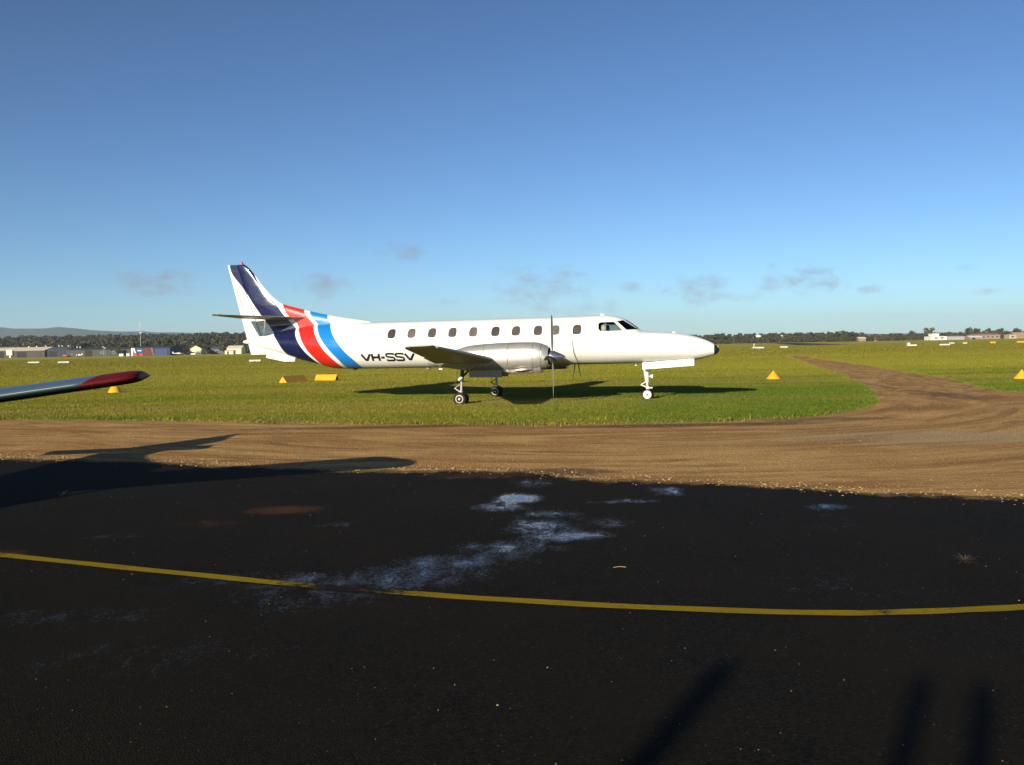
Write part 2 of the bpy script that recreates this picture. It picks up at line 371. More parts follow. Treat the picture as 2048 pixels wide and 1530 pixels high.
# ------------------------------------------------------------------ scatter (grass, gravel, woodland): geometry-node instances
def scatter(name, pts, rot, scl, objs):
    coll = bpy.data.collections.new(name+'_source')
    for o in objs: coll.objects.link(o)
    me = bpy.data.meshes.new(name); me.vertices.add(len(pts)); me.vertices.foreach_set('co', np.asarray(pts, np.float32).ravel())
    o = bpy.data.objects.new(name, me); COL.objects.link(o)
    vattr(o, 'rot', rot); vattr(o, 'scl', scl)
    g = bpy.data.node_groups.new(name+'_nodes', 'GeometryNodeTree')
    g.interface.new_socket('Geometry', in_out='INPUT', socket_type='NodeSocketGeometry'); g.interface.new_socket('Geometry', in_out='OUTPUT', socket_type='NodeSocketGeometry')
    N = g.nodes; L = g.links
    gi = N.new('NodeGroupInput'); go = N.new('NodeGroupOutput'); ip = N.new('GeometryNodeInstanceOnPoints'); ci = N.new('GeometryNodeCollectionInfo')
    ci.inputs[0].default_value = coll; ci.inputs[1].default_value = True; ci.inputs[2].default_value = True
    ar = N.new('GeometryNodeInputNamedAttribute'); ar.data_type = 'FLOAT_VECTOR'; ar.inputs[0].default_value = 'rot'
    as_ = N.new('GeometryNodeInputNamedAttribute'); as_.data_type = 'FLOAT_VECTOR'; as_.inputs[0].default_value = 'scl'
    L.new(gi.outputs[0], ip.inputs['Points']); L.new(ci.outputs[0], ip.inputs['Instance']); ip.inputs['Pick Instance'].default_value = True
    L.new(ar.outputs[0], ip.inputs['Rotation']); L.new(as_.outputs[0], ip.inputs['Scale']); L.new(ip.outputs[0], go.inputs[0])
    md = o.modifiers.new('scatter', 'NODES'); md.node_group = g
    return o
def tuft(nb, rad, h, w):
    v = []; f = []
    for i in range(nb):
        a_ = random.uniform(0, 6.283); r_ = rad*math.sqrt(random.random()); x, y = r_*math.cos(a_), r_*math.sin(a_)
        d = random.uniform(0, 6.283); lean = random.uniform(.1, .75); hh_ = h*random.uniform(.55, 1.15); ww = w*random.uniform(.7, 1.3)
        px, py = -math.sin(d)*ww/2, math.cos(d)*ww/2; k = len(v)
        dx, dy = math.cos(d)*lean*hh_, math.sin(d)*lean*hh_
        v += [(x-px, y-py, -.01), (x+px, y+py, -.01), (x+dx*.4-px*.8, y+dy*.4-py*.8, hh_*.6), (x+dx*.4+px*.8, y+dy*.4+py*.8, hh_*.6), (x+dx, y+dy, hh_)]
        f += [(k, k+1, k+3, k+2), (k+2, k+3, k+4)]
    return v, f
def in_dirt_mask(x, y):
    """signed test: True where the point lies on the dirt or asphalt side"""
    poly = np.vstack([ge, oe[::-1]]); ins = np.zeros(len(x), bool); j = len(poly)-1
    for i in range(len(poly)):
        yi, yj = poly[i, 1], poly[j, 1]; xi, xj = poly[i, 0], poly[j, 0]
        c_ = ((yi > y) != (yj > y)) & (x < (xj-xi)*(y-yi)/(yj-yi+1e-12)+xi); ins ^= c_; j = i
    return ins
def grasspts(n, d0, d1, pw):
    D = d0+(d1-d0)*rng.random(n)**pw; X = (rng.random(n)*2-1)*(D*.60+2)
    ok = ~in_dirt_mask(X, D) & (D > np.interp(X, ge[:, 0][:150], ge[:, 1][:150], left=60, right=0) - .15*rng.random(n))
    return np.stack([X[ok], D[ok], np.zeros(ok.sum())], 1)
edge_k = rng.random(3200)*150; ek = edge_k.astype(int); ef = (edge_k-ek)[:, None]; ep = ge[ek]*(1-ef)+ge[ek+1]*ef
ep = np.column_stack([ep[:, 0]+rng.normal(0, .1, 3200), ep[:, 1]+rng.normal(.16, .26, 3200), np.zeros(3200)])
gfar = grasspts(70000, 74, 300, 1.4)
gp = np.vstack([grasspts(150000, 21.5, 48, 1.0), grasspts(75000, 45, 95, 1.15), gfar, ep])
n = len(gp); sz = (.65+.7*rng.random(n))*np.where(gp[:, 1] > 46, 1.35, 1.0)
tall = rng.random(n) < .003; sz = sz*np.where(tall, 1.6, 1)*np.where(gp[:, 1] > 74, 1+.7*np.clip((gp[:, 1]-74)/60, 0, 1), 1); sz[-3200:] *= .8+.9*rng.random(3200)**4
rot = np.stack([np.zeros(n), np.zeros(n), rng.random(n)*6.283], 1); wd_s = 1.25+1.35*np.clip((gp[:, 1]-74)/60, 0, 1); scl = np.stack([sz*wd_s, sz*wd_s, sz], 1)
src = [mobj('grass_clump', *tuft(22, .16, .062, .011), M_blade, link=False) for _ in range(4)]
tag(scatter('grass', gp, rot, scl, src), 'short green and yellow airfield grass', 'grass', kind='stuff')

M_stone = plain('stone', (.30, .20, .09), .9, var=.5, scale=1.3, spec=.2)
M_pale = plain('pale_stone', (.36, .27, .15), .9, var=.3, scale=1.3, spec=.2)
def rock(m_):
    bm = bmesh.new(); bmesh.ops.create_icosphere(bm, subdivisions=1, radius=.5)
    for v in bm.verts: v.co *= random.uniform(.7, 1.2); v.co.z *= .6
    me = bpy.data.meshes.new('pebble'); bm.to_mesh(me); bm.free(); me.materials.append(m_)
    return bpy.data.objects.new('pebble', me)
pe = []
for i in range(3000):                                  # rubble along the broken edge of the asphalt
    x = random.uniform(-11, 11); pe.append((x, np.interp(x, AEX, AEY)+random.gauss(.10, .26), .016, random.choice([.010, .013, .018, .024, .04])*random.uniform(.6, 1.2)))
for i in range(9000):                                 # loose stones on the dirt
    kf = random.uniform(40, len(ge)-90); k = int(kf); kf -= k; u = random.uniform(.04, .8); p = (ge[k]*(1-kf)+ge[k+1]*kf)*(1-u)+(oe[k]*(1-kf)+oe[k+1]*kf)*u
    pe.append((p[0], p[1], .012, random.uniform(.008, .022)))
for i in range(350):                                  # grit on the asphalt
    y = random.uniform(3.5, 13); x = random.uniform(-.65, .65)*y
    if y < np.interp(x, AEX, AEY)-.2: pe.append((x, y, .020, random.choice([.004, .005, .006, .008, .011])))
pe = np.array(pe); n = len(pe)
rot = rng.random((n, 3))*np.array([.5, .5, 6.283]); scl = np.repeat(pe[:, 3:4], 3, 1)*(.7+.6*rng.random((n, 3)))
tag(scatter('gravel', pe[:, :3], rot, scl, [rock(M_stone) for _ in range(3)]+[rock(M_pale)]), 'loose gravel and grit on the dirt and asphalt edge', 'gravel', kind='stuff')

# ------------------------------------------------------------------ the parked commuter aircraft
# local frame: nose tip over the origin, -x aft, +y to its left, z up;  s = distance aft of the nose
NAVY, RED, BLUE, WHITE = (.009, .012, .058), (.62, .022, .014), (.012, .19, .56), (.80, .79, .75)
STR = {
 'navyL': [(17.987, 5.164), (17.393, 4.199), (16.764, 3.288), (16.571, 3.053), (16.139, 2.514), (15.934, 2.281), (15.659, 1.852), (15.392, 1.549)],
 'navyR': [(17.16, 5.164), (17.073, 4.963), (16.781, 4.409), (16.538, 4.039), (16.133, 3.682), (15.769, 3.229), (15.404, 2.860), (15.224, 2.674), (15.143, 2.492), (15.023, 2.263), (14.744, 1.872), (14.443, 1.543), (14.23, 1.300)],
 'redL': [(15.0, 5.164), (15.86, 3.68), (15.828, 3.624), (15.590, 3.208), (15.275, 2.955), (15.139, 2.721), (14.990, 2.553), (14.829, 2.259), (14.555, 1.837), (14.315, 1.542), (14.14, 1.300)],
 'redR': [(14.9, 5.164), (14.959, 3.387), (14.806, 3.139), (14.550, 2.840), (14.407, 2.669), (14.290, 2.472), (14.102, 2.181), (13.893, 1.891), (13.603, 1.567), (13.339, 1.250)],
 'bluL': [(14.8, 5.164), (14.747, 3.349), (14.407, 2.869), (14.216, 2.632), (14.097, 2.436), (13.879, 2.145), (13.611, 1.823), (13.392, 1.564), (13.197, 1.249)],
 'bluR': [(14.1, 5.164), (14.045, 3.184), (13.879, 2.888), (13.713, 2.684), (13.560, 2.456), (13.311, 2.134), (12.994, 1.750), (12.779, 1.523), (12.565, 1.223)]}
def livery(name, stripes=True):
    m_, t, b = mat(name)
    co = t.node('ShaderNodeTexCoord').outputs['Object']
    sp = t.node('ShaderNodeSeparateXYZ'); t.l.new(co, sp.inputs[0])
    s_ = t.m('MULTIPLY', sp.outputs[0], -1.0); z_ = sp.outputs[2]
    dirt_ = t.noise(t.mapping(co, (.7, 2.5, 3.2)), 1.6, 6, .65)
    c = t.mix(t.smooth(dirt_, .45, .8, 0, .22), WHITE, (.60, .56, .47))
    if stripes:
        zn = t.m('DIVIDE', t.m('SUBTRACT', z_, 1.0), 4.4, clamp=True)
        def mask(key):
            fc = t.node('ShaderNodeFloatCurve'); cu = fc.mapping.curves[0]
            pts = sorted((((z-1.0)/4.4), (s-12.0)/6.4) for s, z in STR[key])
            pts = [(0.0, pts[0][1]+(pts[0][1]-pts[1][1])/(pts[1][0]-pts[0][0])*pts[0][0])]+pts+[(1.0, pts[-1][1])]
            pts = [(a_, min(1, max(0, b_))) for a_, b_ in pts]
            cu.points[0].location = pts[0]; cu.points[1].location = pts[-1]
            for p in pts[1:-1]: cu.points.new(*p)
            for p in cu.points: p.handle_type = 'AUTO_CLAMPED'
            fc.mapping.update(); t.put(fc.inputs[1], zn)
            bnd = t.m('ADD', t.m('MULTIPLY', fc.outputs[0], 6.4), 12.0)
            return t.smooth(t.m('SUBTRACT', bnd, s_), -.004, .004)
        w0 = c
        for key, colr in (('navyL', NAVY), ('navyR', None), ('redL', RED), ('redR', None), ('bluL', BLUE), ('bluR', None)):
            c = t.mix(mask(key), c, colr if colr else w0)
    # faint rivet-line grime at the frames and lap joints
    fr = t.m('PINGPONG', s_, .47); line = t.smooth(fr, .0, .012, .18, 0)
    hz_ = t.smooth(t.m('ABSOLUTE', t.m('SUBTRACT', z_, 1.62)), 0, .006, .16, 0)
    g_ = t.m('MULTIPLY', t.m('MAXIMUM', line, hz_), t.smooth(dirt_, .3, .7))
    c = t.mix(g_, c, (.25, .22, .18))
    oil = t.m('MULTIPLY', t.smooth(z_, 1.22, 1.55, 1, 0), t.smooth(t.noise(t.mapping(co, (.35, 3, 6)), 2.5, 5, .65), .42, .7))
    c = t.mix(t.m('MULTIPLY', oil, .35), c, (.22, .18, .12))
    t.put(b.inputs['Base Color'], c)
    t.put(b.inputs['Roughness'], t.smooth(dirt_, .3, .8, .14, .34))
    b.inputs['Coat Weight'].default_value = .35; b.inputs['Coat Roughness'].default_value = .08
    t.put(b.inputs['Normal'], t.bump(t.m('ADD', t.m('MULTIPLY', g_, -1.5), t.m('MULTIPLY', t.noise(co, 2.2, 2), .25)), .25, .01))
    return m_
M_liv = livery('aircraft_livery')
M_wht = livery('aircraft_white', False)
M_gearw = plain('white_gear_paint', (.78, .76, .70), .4, var=.1, scale=9)
M_black = plain('black_rubber_nose', (.012, .012, .012), .55)
M_tyre = plain('tyre_rubber', (.022, .020, .018), .85, scale=12, spec=.2)
M_alu = plain('bare_aluminium', (.55, .54, .50), .38, metal=.85, scale=6)
M_steel = plain('gear_steel', (.42, .40, .35), .5, metal=.3, scale=9)
M_rim = plain('pale_wheel_rim', (.38, .36, .31), .5, scale=9)
M_dark = plain('dark_gear_metal', (.05, .048, .042), .6, scale=9)
M_inside = plain('dark_interior', (.035, .032, .03), .8)
M_pane = plain('tinted_cabin_pane', (.080, .068, .060), .10, var=.55, scale=4.0)
M_letter = plain('black_lettering', (.012, .012, .013), .35)
M_spin = plain('spinner_metal', (.46, .47, .50), .22, metal=.9, scale=4)
M_prop = plain('propeller_blade', (.30, .29, .27), .4, metal=.4, scale=5)
M_boot = plain('grey_wing_paint', (.27, .25, .20), .45, var=.15, scale=2)
M_redl = plain('red_beacon_glass', (.55, .02, .03), .15)
M_lens, t, b = mat('clear_lens'); b.inputs['Base Color'].default_value = (.8, .8, .78, 1); b.inputs['Roughness'].default_value = .08; b.inputs['Metallic'].default_value = .6
M_glass, t, b = mat('cockpit_glass')
tr = t.node('ShaderNodeBsdfTransparent'); tr.inputs[0].default_value = (.62, .66, .64, 1)
gl = t.node('ShaderNodeBsdfGlossy'); gl.inputs['Roughness'].default_value = .03
fr = t.node('ShaderNodeFresnel'); fr.inputs[0].default_value = 1.5
ms = t.node('ShaderNodeMixShader'); t.l.new(fr.outputs[0], ms.inputs[0]); t.l.new(tr.outputs[0], ms.inputs[1]); t.l.new(gl.outputs[0], ms.inputs[2])
t.l.new(ms.outputs[0], t.n['Material Output'].inputs[0])
# nacelle: heat-stained bare metal cowl with dark seams
M_nac, t, b = mat('nacelle_cowl')
co = t.node('ShaderNodeTexCoord').outputs['Object']
sp = t.node('ShaderNodeSeparateXYZ'); t.l.new(co, sp.inputs[0]); s_ = t.m('MULTIPLY', sp.outputs[0], -1.0)
g1 = t.noise(t.mapping(co, (.8, 2, 2)), 2.4, 6, .7); g2 = t.noise(co, 16, 4, .7)
c = t.mix(t.smooth(g1, .35, .7), (.54, .53, .50), (.38, .36, .32))
c = t.mix(t.m('MULTIPLY', t.smooth(sp.outputs[2], 1.05, 1.5, 1, 0), t.smooth(g2, .35, .7)), c, (.20, .15, .09))
seam = None
for s0 in (5.52, 5.78, 6.58, 7.4):
    q = t.smooth(t.m('ABSOLUTE', t.m('SUBTRACT', s_, s0)), .003, .014, 1, 0); seam = q if seam is None else t.m('MAXIMUM', seam, q)
c = t.mix(t.m('MULTIPLY', seam, t.smooth(g2, .25, .6, .35, .9)), c, (.10, .08, .06))
t.put(b.inputs['Base Color'], c); t.put(b.inputs['Roughness'], t.smooth(g1, .3, .75, .26, .46)); b.inputs['Metallic'].default_value = .6
t.put(b.inputs['Normal'], t.bump(t.m('ADD', t.m('MULTIPLY', seam, -1.0), t.m('MULTIPLY', t.noise(co, 5, 3), .4)), .35, .008))

FS = [0, .02, .06, .17, .41, .76, 1.25, 1.75, 2.51, 2.8, 3.12, 3.45, 3.82, 4.84, 12.4, 12.9, 13.71, 14.27, 15.40, 16.4, 17.0, 17.4]
FZT = [1.656, 1.71, 1.77, 1.86, 1.99, 2.12, 2.23, 2.29, 2.35, 2.56, 2.76, 2.875, 2.915, 2.90, 2.875, 2.875, 2.87, 2.85, 2.72, 2.56, 2.44, 2.34]
FZB = [1.656, 1.61, 1.56, 1.50, 1.42, 1.345, 1.31, 1.285, 1.255, 1.25, 1.248, 1.245, 1.243, 1.24, 1.19, 1.19, 1.21, 1.34, 1.63, 1.92, 2.10, 2.22]
FW = [0.004, .06, .11, .19, .32, .45, .58, .68, .775, .80, .82, .835, .84, .845, .845, .84, .80, .72, .50, .29, .15, .03]
FZC = [1.656, 1.657, 1.66, 1.67, 1.69, 1.71, 1.75, 1.78, 1.84, 1.88, 1.93, 1.98, 2.04, 2.07, 2.03, 2.03, 2.04, 2.08, 2.17, 2.24, 2.27, 2.28]
def pch(xs, ys):
    xs = np.array(xs, float); ys = np.array(ys, float); h = np.diff(xs); d = np.diff(ys)/h; m_ = np.zeros(len(xs))
    for i in range(1, len(xs)-1):
        m_[i] = 0 if d[i-1]*d[i] <= 0 else (3*(h[i-1]+h[i]))/((2*h[i]+h[i-1])/d[i-1]+(h[i]+2*h[i-1])/d[i])
    m_[0], m_[-1] = d[0], d[-1]
    def f_(x):
        i = int(np.clip(np.searchsorted(xs, x)-1, 0, len(h)-1)); u = (x-xs[i])/h[i]
        return ((1+2*u)*(1-u)**2*ys[i]+u*(1-u)**2*h[i]*m_[i]+u*u*(3-2*u)*ys[i+1]+u*u*(u-1)*h[i]*m_[i+1])
    return f_
zt_, zb_, w_, zc_ = pch(FS, FZT), pch(FS, FZB), pch(FS, FW), pch(FS, FZC)
def fus_sec(s, k=1.0, n=56):
    out = []
    for i in range(n):
        a_ = 2*math.pi*i/n; c_, q = math.cos(a_), math.sin(a_); zc = zc_(s)
        out.append((-s, w_(s)*c_*k, zc+(q*(zt_(s)-zc) if q > 0 else q*(zc-zb_(s)))*k))
    return out
def fus_y(s, z):
    zc = zc_(s); h = (zt_(s)-zc) if z > zc else (zc-zb_(s))
    return w_(s)*math.sqrt(max(0.0, 1-((z-zc)/max(h, 1e-4))**2))

AC_A = .2384
AC = empty('commuter_aircraft', (6.912, 29.909, 0), -AC_A)
tag(AC, 'white twin-propeller commuter aircraft with navy, red and blue tail stripes', 'aircraft')
st = sorted(set([round(x, 3) for x in list(np.linspace(.17, 4.4, 46))+list(np.linspace(4.4, 12.4, 26))+list(np.linspace(12.4, 17.4, 34))]))
v, f = loft([fus_sec(s) for s in st])
fus = mobj('fuselage', v, f, [M_liv, M_inside], AC); fixn(fus)
st = [.004, .02, .04, .07, .11, .15, .172]
v, f = loft([fus_sec(s) for s in st]); nc = mobj('nose_cap', v, f, M_black, AC); fixn(nc); autosm(nc)

# openings cut into the skin: cockpit cavity, windscreen panes, cabin windows
WIN = [11.275, 10.528, 9.771, 9.023, 8.273, 7.479, 6.755, 5.988, 5.388, 4.648]
def win_outline(s0, z0, hw=.150, hh=.166, n=24):
    out = []
    for i in range(n):
        a_ = 2*math.pi*i/n; c_, q = math.cos(a_), math.sin(a_); e = 2/3.4
        x = math.copysign(abs(c_)**e, c_)*hw; z = math.copysign(abs(q)**e, q)*hh
        x = x*(1.0-.10*max(0, z/hh)) if x > 0 else x*(1.0-.16*max(0, z/hh)**2)
        out.append((s0-x-.025*z, z0+z))
    return out
def prism(outline, y0, y1):
    n = len(outline)
    return [(-s, y0, z) for s, z in outline]+[(-s, y1, z) for s, z in outline], \
        [tuple(range(n)), tuple(range(2*n-1, n-1, -1))]+[(i, (i+1) % n, n+(i+1) % n, n+i) for i in range(n)]
SIDE = [(3.938, 2.618), (3.866, 2.655), (3.441, 2.664), (3.29, 2.53), (3.122, 2.365), (3.568, 2.355), (3.870, 2.362), (3.929, 2.439)]
QUART = [(3.335, 2.683), (3.148, 2.716), (2.90, 2.56), (2.660, 2.405), (3.000, 2.385)]
cut = MB()
for s0 in WIN:
    for sg in (1, -1):
        vv, ff = prism(win_outline(s0, 2.43), sg*.50, sg*1.0); cut.add(vv, ff, 0)
# cabin windows first
def boolean(o, cutter):
    md = o.modifiers.new('cut', 'BOOLEAN'); md.operation = 'DIFFERENCE'; md.object = cutter; md.solver = 'EXACT'
    dg = bpy.context.evaluated_depsgraph_get(); dg.update()
    me = bpy.data.meshes.new_from_object(o.evaluated_get(dg)); o.modifiers.clear(); old = o.data; o.data = me
    bpy.data.objects.remove(cutter)
def cutter_obj(mb):
    o = mobj('cutter', mb.v, mb.f, [M_liv, M_inside], None, False, mb.mi); fixn(o)
    o.parent = AC; return o
bpy.context.view_layer.update()
boolean(fus, cutter_obj(cut))
cav = MB()
cs = [fus_sec(s, .93, 40) for s in np.linspace(2.72, 4.3, 14)]
vv, ff = loft(cs); cav.add(vv, ff, 1)
boolean(fus, cutter_obj(cav))
op = MB()
for sg in (1, -1):
    vv, ff = prism(SIDE, sg*.22, sg*1.0); op.add(vv, ff, 1)
boolean(fus, cutter_obj(op))
op = MB()
for sg in (1, -1):
    vv, ff = prism(QUART, sg*.20, sg*1.0); op.add(vv, ff, 1)
boolean(fus, cutter_obj(op))
# the two front windscreens, cut from above
FR = [(.035, 2.64, 2.62), (.035, 3.14, 0), (.16, 3.14, 0), (.30, 2.66, 0)]
op = MB()
for sg in (1, -1):
    o4 = [(-2.66, sg*.03), (-3.10, sg*.03), (-3.10, sg*.20), (-2.66, sg*.27)]
    op.add([(x, y, 2.05) for x, y in o4]+[(x, y, 3.2) for x, y in o4], [(0, 1, 2, 3), (7, 6, 5, 4)]+[(i, (i+1) % 4, 4+(i+1) % 4, 4+i) for i in range(4)], 1)
boolean(fus, cutter_obj(op))
autosm(fus, 32)
def pane(name, outline, sg, m_, parent, inset, grow=1.0, sub=3):
    cx = sum(p[0] for p in outline)/len(outline); cz = sum(p[1] for p in outline)/len(outline)
    v = [(-cx, sg*(fus_y(cx, cz)-inset), cz)]; f = []; n = len(outline)
    for r_ in range(1, sub+1):
        for (s, z) in outline:
            u = r_/sub*grow; a_, b_ = cx+(s-cx)*u, cz+(z-cz)*u
            v.append((-a_, sg*(fus_y(a_, b_)-inset), b_))
    for i in range(n):
        f.append((0, 1+i, 1+(i+1) % n))
        for r_ in range(sub-1): f.append((1+r_*n+i, 1+(r_+1)*n+i, 1+(r_+1)*n+(i+1) % n, 1+r_*n+(i+1) % n))
    o = mobj(name, v, f, m_, parent, True); fixn(o); return o
M_panes = [M_pane, plain('tinted_cabin_pane_pale', (.125, .108, .096), .10, var=.5, scale=4.0), plain('tinted_cabin_pane_dark', (.055, .048, .044), .10, var=.5, scale=4.0)]
for i, s0 in enumerate(WIN):
    for sg in (1, -1): pane('cabin_window', win_outline(s0, 2.43), sg, M_panes[(2, 1, 0, 0, 1, 2, 0, 0, 1, 0)[i]], AC, .022, 1.02)
for sg in (1, -1):
    pane('cockpit_side_window', SIDE, sg, M_glass, AC, .012, 1.03)
    pane('quarter_windscreen', QUART, sg, M_glass, AC, .012, 1.03)
    v = []; f = []
    xs_ = np.linspace(2.655, 3.105, 7)
    for i, s in enumerate(xs_):
        yo = .272+(.202-.272)*(s-2.66)/.44
        for k in range(5):
            y = .028+(yo-.028)*k/4; v.append((-s, sg*y, zc_(s)+(zt_(s)-zc_(s))*math.sqrt(max(0, 1-(y/w_(s))**2))-.012))
    f = [(i*5+k, i*5+k+1, (i+1)*5+k+1, (i+1)*5+k) for i in range(6) for k in range(4)]
    fixn(mobj('front_windscreen', v, f, M_glass, AC, True))
    sb = MB(); y0 = sg*.38
    sb.box(-3.86, -3.76, y0-.20, y0+.20, 1.9, 2.36); sb.box(-3.86, -3.40, y0-.20, y0+.20, 1.82, 1.92)
    seat = sb.build('pilot_seat', M_dark, AC)
    hb = MB(); hb.lathe([(-.09, .05), (-.08, .12), (-.03, .15), (.03, .15), (.08, .12), (.09, .05)], (-3.79, y0, 2.44), 'x', 14); hb.build('headrest', M_gearw, seat, True)
ds = MB(); ds.box(-3.02, -2.76, -.62, .62, 1.9, 2.24); ds.box(-3.15, -2.95, -.58, .58, 2.2, 2.33); ds.build('instrument_panel', M_dark, AC)

# fin with dorsal fillet, rudder, ventral fin
def slab(prof, thick, n_in=1):
    """prof: list of rows (z, s_le, s_te, half thickness); lens shaped section"""
    secs = []
    for (z, sl, se, th) in prof:
        row = []; N = 10
        for i in range(N+1): u = i/N; row.append((-(sl+(se-sl)*u), th*1.9*math.sqrt(max(u, 0))*(1-u)**.8+.004, z))
        for i in range(N, -1, -1): u = i/N; row.append((-(sl+(se-sl)*u), -(th*1.9*math.sqrt(max(u, 0))*(1-u)**.8+.004), z))
        secs.append(row)
    return loft(secs)
LEz = [(2.80, 12.15), (2.89, 12.38), (3.0, 12.98), (3.19, 14.07), (3.41, 14.99), (3.66, 15.88), (3.87, 16.20), (4.14, 16.48), (4.43, 16.72), (4.97, 17.14), (5.14, 17.32)]
le_ = pch([a_ for a_, b_ in LEz], [b_ for a_, b_ in LEz])
te_ = lambda z: 17.20+(z-1.74)/(5.17-1.74)*.88
hinge = lambda z: te_(z)-(.62-(z-2.3)*.085)
rows = [(z, 14.9, hinge(z)-.012, .15) for z in (2.32, 2.5, 2.7)]
for z in list(np.linspace(2.80, 3.7, 14))+list(np.linspace(3.8, 5.12, 12))+[5.15, 5.165]:
    top = max(0, (z-5.11)/.055)
    rows.append((z, le_(min(z, 5.14))+.05*top, hinge(z)-.012, (.17-.105*min(1, max(0, (z-2.8)/1.4)))*(1-.5*top)))
v, f = slab([(z, a_, b_, th) for z, a_, b_, th in rows], 0)
fin = mobj('fin', v, f, M_liv, AC, True); fixn(fin); autosm(fin, 45)
rb = MB(); secs = []
for z in np.linspace(1.78, 5.165, 16):
    a_, b_ = hinge(z), te_(z); th = .075-.04*min(1, max(0, (z-2.3)/2.9))
    secs.append([(-a_, th, z), (-(a_*.5+b_*.5), th*.62, z), (-b_, .006, z), (-b_, -.006, z), (-(a_*.5+b_*.5), -th*.62, z), (-a_, -th, z)])
v, f = loft(secs); rb.add(v, f); rud = rb.build('rudder', M_liv, AC, True)
rb = MB(); rb.add(*loft([[(-(hinge(z)+.33), y, z) for y in (.042, -.042)]+[(-(hinge(z)+.36), y, z) for y in (-.042, .042)] for z in (3.45, 4.3)])); rb.build('trim_tab_seam', M_boot, rud)
vb = MB(); vp = [(15.38, 1.66), (15.41, 1.50), (15.84, 1.50), (16.6, 1.655), (hinge(1.9)-.03, 1.70), (hinge(2.2)-.02, 2.2), (16.3, 1.93)]
vb.add(*prism(vp, -.035, .035)); vb.build('ventral_fin', M_wht, AC)
tc = MB(); tc.lathe([(-.14, .012), (-.10, .05), (0, .075), (.25, .09)], (-17.40, 0, 2.26), 'x', 16); tc.build('tail_cone', M_wht, AC, True)
bc = MB(); bc.lathe([(0, .05), (.06, .05), (.09, .035), (.10, .01)], (-17.48, 0, 5.163), 'z', 14); bc.build('beacon', M_redl, AC, True)
# tailplane halves with elevators
for sg in (1, -1):
    def air(N=12, u0=0.0, u1=1.0):
        us = [u0+(u1-u0)*(1-math.cos(math.pi*i/N))/2 for i in range(N+1)]
        th = lambda u: 2.6*.5*(.2969*math.sqrt(u)-.126*u-.3516*u*u+.2843*u**3-.1015*u**4)+.002
        return [(u, th(u)) for u in us]+[(u, -th(u)) for u in reversed(us)]
    def half(u0, u1, ys):
        secs = []
        for y in ys:
            k = y/2.43; sl = 14.78+(16.96-14.78)*k; se = 17.22+.24*k; ch = se-sl; tk = .165+.05*k if k < .98 else .02; zo = 0 if k < .98 else .035
            secs.append([(-(sl+ch*u), sg*y, 3.10+.10*k+zo+tk*ch*w) for u, w in air(10, u0, u1)])
        v, f = loft(secs); return v, f
    v, f = half(0, .72, (.0, .3, 1.2, 2.0, 2.38, 2.43)); o = mobj('tailplane', v, f, M_boot, AC, True); fixn(o); autosm(o, 45)
    v, f = half(.73, 1, (.32, 1.2, 2.0, 2.38)); e = mobj('elevator', v, f, M_boot, o, True); fixn(e); autosm(e, 45)

